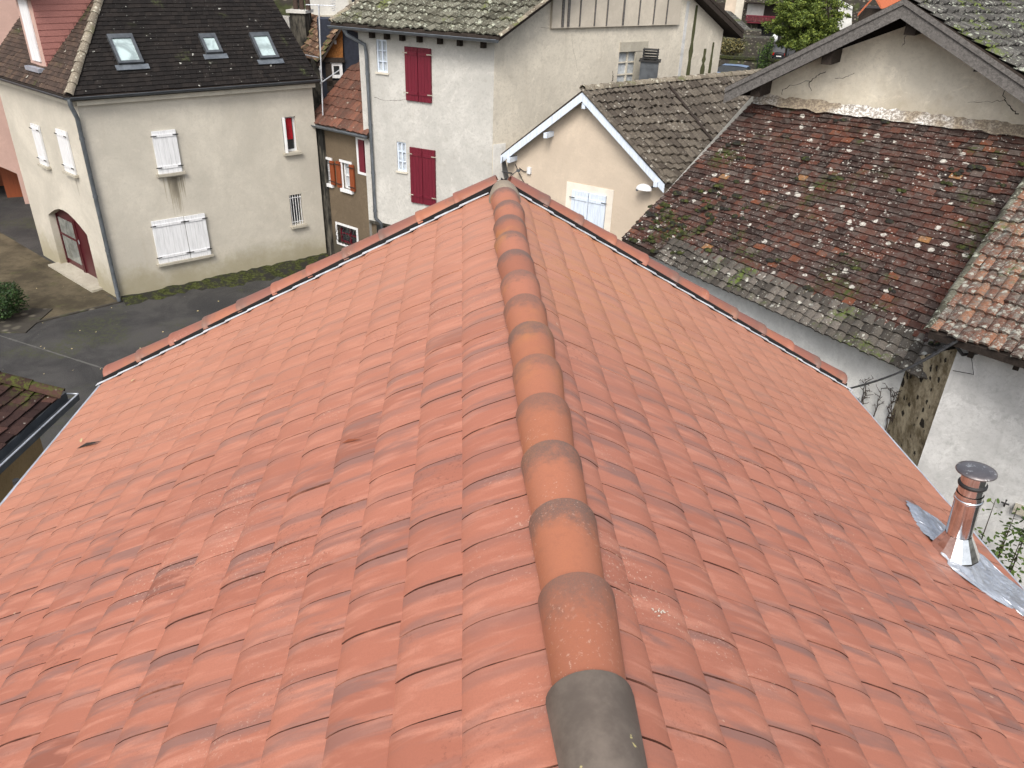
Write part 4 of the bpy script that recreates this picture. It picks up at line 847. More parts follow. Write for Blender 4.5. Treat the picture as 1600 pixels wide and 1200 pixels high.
# roof right slope (warped) with valley and second wing
apx = WG2.pt(t_[0], t_[1] + .04, .28); rx = WG2.pt(r_[0] + .05, r_[1] + .02, .28); R2p = Vector((5.24, 21.2, CAMZ - 2.86)); V = Vector((6.46, 17.0, CAMZ - 4.34))
cG = [rx, V + Vector((.1, 0, -.35)), apx, R2p]
mb = MB(); tiled(mb, cG, 13, .20, 'roll', .045, 2, .045); mb.build('roof', MT['greytile'], T8, label='grey brown right slope')
dW = Vector((4.6, 3.2, 0)); cG2 = [V + Vector((.1, 0, -.35)), V + dW * 1.3 + Vector((0, 0, -.35)), R2p, R2p + dW * 1.3 + UP * .0]
mb = MB(); tiled(mb, cG2, 12, .20, 'roll', .045, 2, .045); mb.build('roof', MT['greytile'], T8, label='grey brown wing slope beyond the valley')
mb = MB(); v0_, v1_ = R2p + UP * .06, V + Vector((.1, 0, -.27)); mb.tube([v0_, v1_], .035, 6); mb.build('valley_seam', MT['darkwood'], T8)
lx = WG2.pt(l_[0], l_[1] + .02, .28); lb2 = lx + (R2p - apx); cG3 = [lx, lb2, apx, R2p]
mb = MB(); roof_slab(mb, cG, .1, .01); roof_slab(mb, cG2, .1, .01); roof_slab(mb, cG3, .06, -.02); 
mb.box(R2p, dW * 1.3, Vector((-1.5, 2.4, -1.6)), UP * -.1); mb.build('roof_deck', MT['darkwood'], T8)
mb = MB(); halfround(mb, [apx + UP * .04, R2p + UP * .05], .11, .1, length=.33); halfround(mb, [R2p + UP * .05, R2p + dW * 1.3 + UP * .05], .11, .1, length=.33); mb.build('ridge_tiles', MT['hip'], T8)
mb = MB(); halfround(mb, [rx + UP * .02, apx + UP * .02], .07, .06, length=.3); mb.build('verge_tiles', MT['greytile'], T8)
# gutter end, floodlight, dish, box
gutter(T8, WG2.pt(LG + .1, ZG - .18, .3), WG2.pt(LG + .25, ZG - .2, -.8), 'zinc', .06)
u, z = WG2.px(1012, 293); T9 = thing('floodlight', 'white dome wall lamp under the right eave of the peach house', 'lamp', WG2.pt(u, z))
mb = MB(); c_ = WG2.pt(u, z, .22); rows = []
for i in range(7): a = pi / 2 * i / 6; rows.append([c_ + (WG2.u * cos(2 * pi * j / 20) * .2 + WG2.n * sin(2 * pi * j / 20) * .13) * cos(a) + UP * sin(a) * .13 for j in range(20)])
mb.grid(rows, True, (.5, .5, .5), True); mb.face(rows[0]); mb.build('lamp_dome', MT['whitep'], T9)
mb = MB(); mb.tube([c_ - UP * .01, c_ - WG2.n * .22 + UP * .05 + WG2.u * .15], .025, 8); mb.tube([c_ - WG2.u * .17 + UP * -.02, c_ - WG2.u * .17 - UP * .06], .03, 8); mb.build('bracket', MT['zinc'], T9)
u, z = WG2.px(798, 264); T10 = thing('satellite_dish', 'grey satellite dish seen edge on at the left corner of the peach house', 'satellite dish', WG2.pt(u, z))
mb = MB(); c_ = WG2.pt(u - .02, z, .35); axd = (az(100) + UP * .25).normalized(); e1_ = axd.cross(UP).normalized(); e2_ = axd.cross(e1_); rows = []
for i in range(6): rr = .36 * i / 5; rows.append([c_ + axd * (.07 * (i / 5) ** 2) + (e1_ * cos(2 * pi * j / 28) + e2_ * sin(2 * pi * j / 28)) * max(rr, .01) for j in range(28)])
mb.grid(rows, True, (.5, .5, .5), True); mb.build('dish', MT['zinc'], T10)
mb = MB(); mb.tube([c_ - e2_ * 0 - axd * .02, WG2.pt(u + .05, z - .1, .02)], .02, 8); mb.tube([c_ - UP * .3, c_ + axd * .38 - UP * .05], .012, 6); mb.box(c_ + axd * .36 - UP * .07 - az(10) * .03, az(100) * .1, az(10) * .06, UP * .06); mb.build('arm', MT['zincd'], T10)
p_ = [WG2.px(x, y) for x, y in ((806, 256), (812, 270), (818, 282), (824, 292))]; T11 = thing('wall_cable', 'thin dark cable with white box on the peach gable left of shutters', 'cable', WG2.pt(*p_[0]))
mb = MB(); mb.tube([WG2.pt(a, b, .03) for a, b in p_], .010, 6); q_ = [WG2.px(x, y) for x, y in ((812, 262), (820, 268), (829, 266))]; mb.tube([WG2.pt(a, b, .03) for a, b in q_], .010, 6); mb.build('cable', MT['iron'], T11)
mb = MB(); u, z = WG2.px(828, 266); WG2.slab(mb, u - .05, u + .05, z - .08, z + .08, .0, .07); mb.build('junction_box', MT['whitep'], T11)
mb = MB(); u, z = WG2.px(822, 290); WG2.slab(mb, u - .06, u + .06, z - .12, z + .06, .0, .09); mb.build('meter', MT['iron'], T11)
# louvred chimney on the peach roof
cc = atdist(1013, 130, 23.6); Wk = Wall(cc, 105); rk = Wk.rect(1001, 96, 1025, 134); T12 = thing('metal_chimney', 'grey chimney with louvred dark cowl above the peach house ridge', 'chimney', cc)
mb = MB(); Wk.slab(mb, rk[0], rk[1], rk[2] - .6, rk[3], -.42, 0); mb.build('stack', MT['zincd'], T12)
mb = MB(); Wk.slab(mb, rk[0] - .05, rk[1] + .05, rk[3], rk[3] + .04, -.47, .05)
for j in range(4): Wk.slab(mb, rk[0] + .03, rk[1] - .03, rk[3] + .08 + j * .07, rk[3] + .10 + j * .07, -.4, -.02)
for (a, b) in ((rk[0] + .04, -.39), (rk[1] - .07, -.39), (rk[0] + .04, -.06), (rk[1] - .07, -.06)): Wk.slab(mb, a, a + .03, rk[3], rk[3] + .32, b, b + .03)
mb.build('cowl', MT['iron'], T12)

# ================================================================== LICHEN ROOF BARN
BLc = Vector((3.39, 15.5, CAMZ - 5.2)); BRc = Vector((6.98, 9.70, CAMZ - 5.2)); TLc = Vector((5.98, 16.40, CAMZ - 2.5)); TRc = Vector((10.7, 13.1, CAMZ - 2.45))
BLc = atdist(1000, 388, 15.6); TLc = atdist(1180, 156, 17.5); BRc = atdist(1462, 583, 12.0); TRc = atdist(1640, 212, 16.7)
BLc = atdist(972, 372, 16.2)
T13 = thing('lichen_barn', 'low barn under a wide dark red flat tiled roof spotted with white lichen', 'barn', (5.5, 13, 0))
nrow = 34; cLn = [BLc, BRc, TLc, TRc]
def mixc(t):
    S = patch_fn(cLn); return [S(0, t), S(1, t), TLc, TRc]
rl_col = lambda u, v: (min(1, max(0, R.gauss(.46, .26))) * .97 if R.random() > .006 else 1.0, R.random(), R.random())
mb = MB(); tiled(mb, mixc(.08), 31, .195, 'flat', .032, 1.3, colf=rl_col); mb.build('roof', MT['lich'], T13)
Sx = patch_fn(cLn); low = [Sx(.16, -.035), Sx(1, -.035), Sx(.16, .10), Sx(1, .10)]
mb = MB(); tiled(mb, low, 4, .17, 'canal', .03, 1.6, .038); mb.build('eave_tiles', MT['lichgrey'], T13)
mb = MB(); low2 = [Sx(0, .0), Sx(.16, .0), Sx(0, .10), Sx(.16, .10)]; tiled(mb, low2, 4, .19, 'flat', .024, 1.3, colf=rl_col); mb.build('roof', MT['lich'], T13, label='mossy left corner of the tiles')
mb = MB(); roof_slab(mb, cLn, .10, .025); mb.build('roof_deck', MT['darkwood'], T13)
mb = MB()   # moss tufts
rmm = random.Random(21)
for _ in range(95):
    u, v = (rmm.random(), rmm.random()) if rmm.random() < .45 else (rmm.gauss(.1, .08), rmm.gauss(.2, .1))
    u = abs(u); v = abs(v)
    c_ = Sx(u, v) + UP * .02; r_t = rmm.uniform(.03, .085)
    for q in range(3):
        cc_ = c_ + Vector((rmm.gauss(0, .05), rmm.gauss(0, .05), 0)); n_ = 7; rows = [[cc_ + Vector((cos(2 * pi * j / n_) * r_t * rr, sin(2 * pi * j / n_) * r_t * rr, z_ + .06 * (cos(2 * pi * j / n_)) * rr * 0)) for j in range(n_)] for rr, z_ in ((1, -.01), (.8, .018), (.35, .034), (.02, .036))]
        mb.grid(rows, True, (.5, .5, .5), True)
mb.build('moss', MT['moss'], T13, kind='stuff')
dE = (BRc - BLc).normalized(); dEh = Vector((dE.x, dE.y, 0)).normalized(); WA = Wall(BLc + Vector((.25, .2, 0)), degrees(atan2(dEh.x, dEh.y))); LA = (BRc - BLc).length - .55
mb = MB(); WA.face(mb, [(-.2, 0), (LA, 0), (LA, BRc.z - .1), (-.2, BLc.z - .1)], []); 
uA = -WA.n; mb.face([WA.pt(-.2, 0), WA.pt(-.2, 0, -3.4), WA.pt(-.2, TLc.z - .1, -3.4), WA.pt(-.2, BLc.z - .1)]); mb.build('wall', MT['alleyw'], T13)

# ================================================================== CRACKED GABLE HOUSE behind barn
WQ = Wall(TLc.xy.to_3d() + Vector((0, 0, 0)), degrees(atan2((TRc - TLc).x, (TRc - TLc).y))); T14 = thing('cracked_gable_house', 'house with cracked cream gable, weathered bargeboards and lichened grey roof', 'house', WQ.P)
l_, t_, r_ = WQ.px(1140, 150), WQ.px(1414, 12), WQ.px(1640, 170)
zl = TLc.z - .4
mb = MB(); WQ.face(mb, [(l_[0] + .6, 0), (r_[0], 0)] + [WQ.px(*p_) for p_ in ((1640, 160), (1574, 126), (1519, 93), (1454, 47), (1415, 41), (1294, 84), (1187, 136))] + [(l_[0] + .6, zl)], []); mb.face([WQ.pt(l_[0] + .6, 0), WQ.pt(l_[0] + .6, 0, -5), WQ.pt(l_[0] + .6, zl + .4, -5), WQ.pt(l_[0] + .6, zl + .4)]); mb.build('wall', MT['gablew'], T14)
WQ2 = Wall(WQ.P + WQ.n * .85, degrees(atan2((TRc - TLc).x, (TRc - TLc).y)))
L_, T_, R_ = WQ2.px(1133, 141), WQ2.px(1413, 3), WQ2.px(1640, 158)
mb = MB(); board(mb, WQ2, L_, T_, -.03, .0, .25); board(mb, WQ2, T_, R_, -.03, .0, .25); board(mb, WQ2, (L_[0], L_[1] + .05), (T_[0], T_[1] + .05), .002, .03, .09); board(mb, WQ2, (T_[0], T_[1] + .05), (R_[0], R_[1] + .05), .002, .03, .09); mb.build('bargeboard', MT['greywood'], T14)
mb = MB(); board(mb, WQ2, L_, T_, -1.6, -.03, .12); board(mb, WQ2, T_, R_, -1.6, -.03, .12); mb.build('soffit', MT['shadewood'], T14)
for (x, y) in ((1288, 93), (1420, 46), (1531, 104), (1176, 144)):
    mb = MB(); u, z = WQ2.px(x, y); WQ2.slab(mb, u - .09, u + .09, z - .10, z + .14, -.9, -.16); mb.build('purlin_end', MT['darkwood'], T14)
mb = MB(); mb.face([WQ.pt(*WQ.px(*p_), -.07) for p_ in ((1150, 150), (1415, 14), (1640, 150), (1640, 190), (1415, 80), (1200, 150))]); mb.build('rafter_shadow_zone', MT['shadewood'], T14)  # dark panel painting rafters and the shadow zone above the wall
bk_ = -WQ.n * 7; aP = WQ2.pt(T_[0], T_[1] + .06); rE = WQ2.pt(R_[0] + .1, R_[1] + .06); lE = WQ2.pt(L_[0], L_[1] + .06)
rend = atdist(1640, 3, 26.0); kk = rend - aP
cQ = [rE, rE + kk, aP, aP + kk]
rE2 = aP + (rE - aP) * 2.0
cQ = [rE2, rE2 + kk, aP, aP + kk]
mb = MB(); tiled(mb, cQ, 22, .2, 'roll', .045, 2.2, .045); mb.build('roof', MT['greytile2'], T14)
cQ2 = [lE, lE + bk_, aP, aP + bk_]
mb = MB(); roof_slab(mb, cQ, .1, .01); roof_slab(mb, cQ2, .05, .0); mb.build('roof_deck', MT['darkwood'], T14)
mb = MB(); halfround(mb, [aP + UP * .05, aP + kk + UP * .05], .12, .11, length=.35); mb.build('ridge_tiles', MT['hip'], T14)
# cracks
def crack(pts, w_=.012, WQ=WQ, T=T14):
    _c = MB(); q = [WQ.px(*p) for p in pts]; q2 = []
    for a, b in zip(q[:-1], q[1:]):
        for j in range(4): t = j / 4; q2.append((a[0] + (b[0] - a[0]) * t + R.gauss(0, .012), a[1] + (b[1] - a[1]) * t + R.gauss(0, .012)))
    q2.append(q[-1])
    for j, (a, b) in enumerate(zip(q2[:-1], q2[1:])):
        ww = w_ * R.uniform(.4, 1.1); n_ = Vector((-(b[1] - a[1]), b[0] - a[0])).normalized() * ww * .5
        _c.face([WQ.pt(a[0] - n_.x, a[1] - n_.y, .004), WQ.pt(b[0] - n_.x, b[1] - n_.y, .004), WQ.pt(b[0] + n_.x, b[1] + n_.y, .004), WQ.pt(a[0] + n_.x, a[1] + n_.y, .004)])
    _c.build('crack', MT['darkwood'], T)
crack([(1415, 56), (1413, 66), (1409, 72)]); crack([(1290, 111), (1275, 120), (1264, 128), (1268, 142)], .016); crack([(1264, 125), (1240, 133), (1222, 140)]); crack([(1574, 130), (1569, 150), (1572, 160), (1580, 170), (1592, 178)], .018); crack([(1570, 157), (1545, 158), (1512, 160)], .008); crack([(1305, 124), (1322, 121), (1335, 114)], .008); crack([(1222, 140), (1222, 148)], .014)
crack([(584, 152), (600, 157), (618, 158), (634, 155)], .008, WT, T7); crack([(845, 44), (880, 42), (905, 41)], .008, WX, T7); crack([(893, 52), (896, 80), (902, 110)], .006, WX, T7); crack([(957, 112), (958, 120), (956, 128)], .03, WX, T7)
# mortar fillet where barn roof meets gable
mb = MB(); rows = []
for i in range(61):
    t = i / 60; p = TLc.lerp(TRc, t); hgt = .13 + .05 * noise.noise(Vector((t * 14, 0, 0))) + .05 * noise.noise(Vector((t * 40, 0, 3))); o2 = .16 + .08 * noise.noise(Vector((t * 22, 4, 0)))
    rows.append([p + WQ.n * .006 + UP * hgt, p + WQ.n * .05 + UP * hgt * .55, p + WQ.n * (o2 * .6) + UP * .03 + UP * -.02, p + WQ.n * o2 - UP * (o2 * .52 - .035)])
mb.grid(rows); 
_s = NT('lime_fillet', .95, .1); _s.bump(_s.noise(25, 5, .7), .7, .02); _q = _s.mix(_s.ramp(_s.noise(.9, 3, .6), .44, .56), (.36, .30, .22), (.74, .73, .70)); MT['fillet'] = _s.out(_s.mix(_s.ramp(_s.noise(22, 5, .75), .40, .56, 0, .85), _q, (.17, .14, .11)))
mb.build('mortar_fillet', MT['fillet'], T14)

# ================================================================== GREY HOUSE right
Q = Vector((6.71, 9.1, 0)); WR = Wall(Q, 131); ZQ = CAMZ - 4.42
T15 = thing('grey_house', 'grey cement rendered house with orange grey roman tiles at the right', 'house', Q)
mb = MB(); WR.face(mb, [(0, 0), (9, 0), (9, ZQ), (0, ZQ)], []); mb.face([WR.pt(0, 0), WR.pt(0, 0, -6), WR.pt(0, ZQ, -6), WR.pt(0, ZQ)]); mb.build('wall', MT['greyw'], T15)
mb = MB(); pq = WA.pt(LA, 0); pq2 = WR.pt(.0, 0, -.03)
mb.face([pq, pq2, pq2 + UP * (ZQ - .1), pq + UP * (BRc.z - .1)]); mb.build('rubble_end', MT['quoin'], T15)
up3 = -WR.n; e0 = WR.pt(-.28, ZQ + .02, .28); e1_ = WR.pt(7, ZQ + .02, .28); Dr = 7.5
tl = e0 + up3 * Dr + UP * .577 * Dr; tr = e1_ + up3 * Dr + UP * .577 * Dr
sk_e = atdist(1452, 517, 11.25)
e0 = sk_e; tl = atdist(1610, 275, 14.9); dv = tl - e0; tl = e0 + dv * 2; e1_ = atdist(1640, 575, 10.3) ; e1_ = e0 + (e1_ - e0) * 2.5; tr = e1_ + (tl - e0)
cR = [e0, e1_, tl, tr]
mb = MB(); tiled(mb, cR, 27, .15, 'canal', .035, 2.2, .024); mb.build('roof', MT['orangetile'], T15)
mb = MB(); roof_slab(mb, cR, .09, .015); mb.build('roof_deck', MT['darkwood'], T15)
mb = MB(); halfround(mb, [e0 + UP * .0, tl + UP * .0], .08, .07, length=.3); mb.build('verge_tiles', MT['greymoss'], T15)
for x, y in ((1523, 542), (1593, 562)): u, z = WR.px(x, y); mb = MB(); WR.slab(mb, u - .035, u + .035, ZQ - .10, ZQ - .0, 0, .2); mb.build('rafter_end', MT['darkwood'], T15)
# ledge stone and hook on the wall
mb = MB(); u, z = WR.px(1585, 790); WR.slab(mb, u, u + .8, z - .06, z + .05, 0, .1); mb.build('ledge', MT['stone'], T15)
mb = MB(); u, z = WR.px(1572, 782); mb.tube([WR.pt(u, z - .05, .0), WR.pt(u, z - .03, .12), WR.pt(u, z + .08, .12)], .012, 6); mb.tube([WR.pt(u - .05, z + .02, .12), WR.pt(u + .05, z + .02, .12)], .012, 6); mb.build('wall_hook', MT['iron'], T15)
# bundle of cables across the alley
cA = atdist(1490, 535, 11.0); cB_ = atdist(1316, 610, 7.9); T16 = thing('cable_bundle', 'black twisted cable bundle crossing the alley from grey house corner', 'cable', cA)
mb = MB()
for kq in range(4):
    pts = []
    for j in range(25):
        t = j / 24; p = cA.lerp(cB_, t) - UP * (.10 * sin(pi * t)); rad = .055 * (1 - t) ** .8 + .006; a = t * 26 + kq * pi / 2
        pts.append(p + Vector((cos(a), sin(a), cos(a + 1))) * rad)
    mb.tube(pts, [.016 - .008 * j / 24 for j in range(25)], 5)
mb.build('cables', MT['iron'], T16)
mb = MB(); p0 = WR.pt(-.02, ZQ - .02, .06)
mb.tube([cA, p0 - UP * .12 + WR.u * .1, p0 + WR.u * .25 - UP * .05, p0 + WR.u * .28 + UP * .12], .022, 8); mb.tube([p0 + WR.u * .2 - UP * .1, p0 + WR.u * .3 - UP * .35, p0 + WR.u * .05 - UP * .38], .006, 5); mb.build('anchor_loop', MT['iron'], T16)
# bare vine stems on alley wall
def stems(name, label, base, W__, n, h, seedv, mat='twig'):
    rn = random.Random(seedv); T = thing(name, label, 'vine', W__.pt(base[0], 0), 'bare vine stems on the alley wall'); mb_ = MB()
    for i in range(n):
        u = base[0] + rn.uniform(-.12, .12); z = base[1]; pts = [W__.pt(u, z, .05)]; d = rn.uniform(-.15, .15)
        for j in range(9):
            u += d * .1 + rn.uniform(-.03, .03); z += h / 9; pts.append(W__.pt(u, z, .06 + rn.uniform(-.02, .04)))
            if j > 2:
                s_ = rn.choice((-1, 1)); q0 = pts[-1]; q1_ = q0 + W__.u * s_ * rn.uniform(.05, .14) + UP * rn.uniform(.02, .14); mb_.tube([q0, q1_], [.007, .003], 4)
                for _ in range(3): c2 = q0.lerp(q1_, rn.random()); mb_.tube([c2, c2 + W__.u * rn.uniform(-.05, .05) + UP * rn.uniform(-.03, .05)], [.005, .003], 4)
        mb_.tube(pts, [.014 - .001 * j for j in range(len(pts))], 5)
    mb_.build('stems', MT[mat], T)
stems('bare_vine', 'bare brown vine stem climbing the alley wall, nearer the cable end', WA.px(1352, 660), WA, 3, .75, 4); stems('bare_vine', 'bare forked vine stem on the alley wall beside the rubble corner', WA.px(1394, 690), WA, 3, .85, 9)
# leafy plant at the bottom right, by the grey wall
for i, (x, y, hh, nl) in enumerate(((1556, 800, .9, 60), (1590, 812, .85, 70), (1573, 850, .7, 90), (1600, 850, .9, 120), (1612, 830, .9, 90))):
    W5 = WR; u, z = W5.px(x, y); base = W5.pt(u, z - hh, .9); rn = random.Random(40 + i)
    if i == 0: T17 = thing('leafy_shrub', 'green leafy shrub growing up the grey wall behind the flue', 'shrub', base); sm_, lm_ = MB(), MB()
    tipp = base + UP * (hh + .35) + W5.n * -.2; top_ = atdist(x, y - 20, (base - CAM).xy.length)
    pts = [top_ - UP * 1.6, top_ - UP * .8 + W5.u * .03, top_]; sm_.tube(pts, [.015, .01, .004], 5)
    for j in range(nl):
        t = rn.random() ** 1.1; p = top_ - UP * 1.4 * t + W5.u * rn.gauss(0, .05 + .11 * t) + W5.n * rn.gauss(0, .05 + .10 * t)
        a = Vector((rn.gauss(0, 1), rn.gauss(0, 1), rn.gauss(0, .4))).normalized() * rn.uniform(.028, .05); b = a.cross(Vector((rn.gauss(0, .4), rn.gauss(0, .4), 1))).normalized() * a.length * .5; v = rn.random()
        lm_.face([p - a, p - a * .3 + b, p + a * .5 + b * .8, p + a * 1.1, p + a * .5 - b * .8, p - a * .3 - b], False, (v, v, v))
sm_.build('stems', MT['twig'], T17); lm_.build('foliage', MT['leafmid'], T17)

# ================================================================== LEAN-TO low left
g0_ = atdist(117, 621, 10.85); g1_ = atdist(-60, 815, 9.0); g1_.z = g0_.z
vt = atdist(0, 588, 11.2); dl = (vt - g0_); dl2 = Vector((dl.x, dl.y, dl.z)) * 2.5
T18 = thing('lean_to', 'low lean-to with dark brown tiles and zinc gutter at the left edge', 'shed', (-6.5, 8, 0))
tA = g0_ + Vector((-.18, -.05, .03)); tB = g1_ + Vector((-.18, 0, .03)); cW = [tB, tA, tB + dl2, tA + dl2]
mb = MB(); tiled(mb, cW, 17, .2, 'flat', .03, 1.5); mb.build('roof', MT['leanto'], T18)
mb = MB(); roof_slab(mb, cW, .1, .02); mb.build('roof_deck', MT['darkwood'], T18)
mb = MB(); halfround(mb, [tA + UP * .05 + Vector((.06, 0, 0)), tA + dl2 + UP * .05], .10, .09, length=.42); mb.build('verge_tiles', MT['leanto'], T18)
mb = MB(); gA, gB = g0_ + Vector((0, .1, -.06)), g1_ + Vector((0, 0, -.06)); wv = Vector((.16, 0, 0))
mb.box(gA - wv - UP * .03, gB - gA, wv, UP * .008); mb.box(gA - Vector((.002, 0, .03)), gB - gA, Vector((.008, 0, 0)), UP * .085); mb.box(gA - wv - UP * .03, gB - gA, Vector((.01, 0, 0)), UP * .12); gt = mb.build('gutter', MT['zincd'], T18)
mb = MB(); mb.tube([gA - wv + UP * .06, gA + UP * .06], .012, 6); mb.tube([gA + UP * .06, gB + UP * .06], .012, 6); mb.build('gutter_rim', MT['zincw'], gt)
mb = MB(); mb.box(Vector((gB.x - .3, gB.y - 1, 0)), Vector((.0, gA.y - gB.y + .8, 0)), Vector((-3, 0, 0)), UP * (g0_.z - .3)); mb.build('wall', MT['yellowstone'], T18)
mb = MB(); pp_ = atdist(18, 730, 9.35); mb.tube([Vector((pp_.x + .0, pp_.y, 0)), Vector((pp_.x, pp_.y, gA.z - .05))], .04, 8); mb.build('downpipe', MT['iron'], T18)

# ================================================================== BACKGROUND
def facebox(name, label, cat, px, d, depth, mat, a=None, zlow=None, roof=None, holes=()):
    c0_ = atdist((px[0] + px[2]) / 2, (px[1] + px[3]) / 2, d); A_ = degrees(atan2(c0_.x, c0_.y)) + 90 if a is None else a
    W__ = Wall(c0_, A_); r = W__.rect(*px); zl_ = r[2] if zlow is None else zlow
    T = thing(name, label, cat, W__.pt((r[0] + r[1]) / 2, zl_)); mb_ = MB()
    W__.slab(mb_, r[0], r[1], zl_, r[3], -depth, 0); mb_.build('wall', MT[mat], T)
    return T, W__, r
T, W1, r = facebox('white_house', 'plain white rendered house standing behind the old chimney, top left', 'house', (478, -60, 562, 29), 33, 6, 'farw', None, 0)
mb = MB(); q = W1.rect(549, -10, 562, 12); W1.slab(mb, q[0], q[1], q[2], q[3], .003, .05); mb.build('window', MT['glass'], T); mb = MB(); W1.slab(mb, q[0] - .12, q[0] - .01, q[2] - .1, q[3], .003, .08); mb.build('window_surround', MT['stone'], T)
mb = MB(); tiled(mb, [W1.pt(r[0] - .3, r[3], .3), W1.pt(r[1] + .3, r[3], .3), W1.pt(r[0] - .3, r[3] + 2, -4), W1.pt(r[1] + .3, r[3] + 2, -4)], 12, .25, 'flat'); mb.build('roof', MT['browntile'], T)
mb = MB(); q = W1.rect(481, 23, 552, 33); W1.slab(mb, q[0], q[1], q[2], q[3], .0, .25); mb.build('string_course', MT['stone'], T)
# retaining stone wall and terrace bushes
T, W2, r = facebox('stone_wall', 'rough stone retaining wall behind the parked blue car', 'wall', (1100, 89, 1262, 135), 74, 1.2, 'rubble', None, 0)
mb = MB(); W2.slab(mb, r[0], r[1], r[3] + .002, r[3] + .2, -.5, .12); mb.build('coping', MT['moss'], T)
T, W3, r = facebox('stone_wall', 'upper rubble wall below the small grey roofed shed', 'wall', (1105, 55, 1205, 92), 84, 3, 'rubble', None, 0)
T, W4, r = facebox('shed', 'small stone shed with a sloping grey slate roof', 'shed', (1100, 44, 1188, 62), 86.5, 3, 'rubble', None, 1)
eL_, eR_2 = W4.px(1100, 56), W4.px(1190, 60); tl_, tr_ = W4.px(1120, 18), W4.px(1142, 22)
mb = MB(); cq = [W4.pt(eL_[0], eL_[1], .4), W4.pt(eR_2[0], eR_2[1], .4), W4.pt(tl_[0], tl_[1], -4), W4.pt(tr_[0], tr_[1], -4)]; tiled(mb, cq, 12, .35, 'flat', .03, 1); roof_slab(mb, cq, .15, .0); mb.build('roof', MT['greytile2'], T)
# stone house with balcony
T, W5, r = facebox('balcony_house', 'old stone house with a dark red wooden balcony', 'house', (1125, -40, 1320, 60), 112, 8, 'rubble', None, 0)
W5.n  # facade details
mb = MB(); q = W5.rect(1136, -10, 1152, 36); W5.slab(mb, q[0], q[1], q[2], q[3], .0, .15); mb.build('render_patch', MT['peach'], T)
mb = MB(); q = W5.rect(1153, -10, 1157, 40); W5.slab(mb, q[0], q[1], q[2], q[3], .0, .25); mb.build('pilaster', MT['creamtrim'], T)
mb = MB(); q = W5.rect(1169, 5, 1198, 26); W5.slab(mb, q[0], q[1], q[2], q[3], .0, .1); mb.build('render_panel', MT['farw'], T)
mb = MB(); q = W5.rect(1196, 4, 1222, 28); W5.slab(mb, q[0], q[1], q[2], q[3], .0, .12); q = W5.rect(1122, 4, 1133, 18); W5.slab(mb, q[0], q[1], q[2], q[3], .0, .12); mb.build('window', MT['darkwood'], T)
mb = MB(); q = W5.rect(1168, 33, 1218, 37); W5.slab(mb, q[0], q[1], q[2], q[3], .0, 1.6); q = W5.rect(1168, 22, 1218, 34); W5.slab(mb, q[0], q[1], q[3] - .12, q[3], 1.5, 1.6)
for j in range(24): u = q[0] + (q[1] - q[0]) * j / 23; W5.slab(mb, u - .05, u + .05, q[2], q[3], 1.52, 1.58)
mb.build('balcony', MT['redp'], T)
mb = MB(); q = W5.rect(1185, 37, 1216, 75); W5.slab(mb, q[0], q[1], q[2], q[3], -.0, .15); mb.build('dark_opening', MT['black'], T)
mb = MB(); q = W5.rect(1166, 2, 1225, 6); W5.slab(mb, q[0], q[1], q[2], q[3], 0, 1.8); mb.build('canopy', MT['darkwood'], T)
mb = MB(); q = W5.rect(1125, -40, 1320, -34); cq = [W5.pt(q[0], q[2], .5), W5.pt(q[1], q[2], .5), W5.pt(q[0], q[2] + 4, -6), W5.pt(q[1], q[2] + 4, -6)]; tiled(mb, cq, 12, .5, 'flat'); mb.build('roof', MT['browntile'], T)
# gable ruin behind tree and stone house at right of it
T, W6, r = facebox('stone_house', 'tall rubble stone house behind the bamboo, grey lean gable at its side', 'house', (1318, -40, 1420, 40), 70, 6, 'rubble', None, 0)
mb = MB(); q = [W6.px(x, y) for x, y in ((1311, 2), (1332, 14), (1330, 60), (1308, 60))]; mb.face([W6.pt(a, b, .5) for a, b in q]); mb.face([W6.pt(a, b, -1.5) for a, b in q]); q0, q1_ = q[0], q[1]; mb.box(W6.pt(q0[0], q0[1], .6), W6.pt(*q1_) - W6.pt(*q0), -W6.n * 2.4, UP * .15); mb.build('side_gable', MT['alleyw'], T)
T, W7, r = facebox('orange_roof_house', 'small dark gable with a bright orange tiled roof above the bargeboard', 'house', (1345, 12, 1374, 30), 48, 3, 'darkwood', None, 0)
q = [W7.px(x, y) for x, y in ((1340, 25), (1366, -4), (1376, 13), (1392, 6), (1378, -16))]
mb = MB(); mb.face([W7.pt(*q[1], .4), W7.pt(*q[2], .4), W7.pt(q[3][0] + 2.5, q[3][1] + .1, -2.5), W7.pt(q[4][0] + 2.5, q[4][1] + .6, -2.5)]); 
mb.box(W7.pt(*q[0], .35), W7.pt(*q[1]) - W7.pt(*q[0]), W7.n * .12, UP * .14); mb.box(W7.pt(*q[1], .35), W7.pt(*q[2]) - W7.pt(*q[1]), W7.n * .12, UP * .14); mb.build('roof', MT['newred'], T)
T, W8, r = facebox('stone_house', 'reddish brown roofed row of old houses along the top right edge', 'house', (1428, -60, 1700, -5), 60, 6, 'rubble', None, 0)
cq = [W8.pt(r[0], r[2] + .2, 3.5), W8.pt(r[1], r[2] + .2, 3.5), W8.pt(r[0], r[3], -1), W8.pt(r[1], r[3], -1)]; mb = MB(); tiled(mb, cq, 14, .3, 'flat', .04, 1.5); roof_slab(mb, cq, .2, .02); mb.build('roof', MT['browntile'], T)
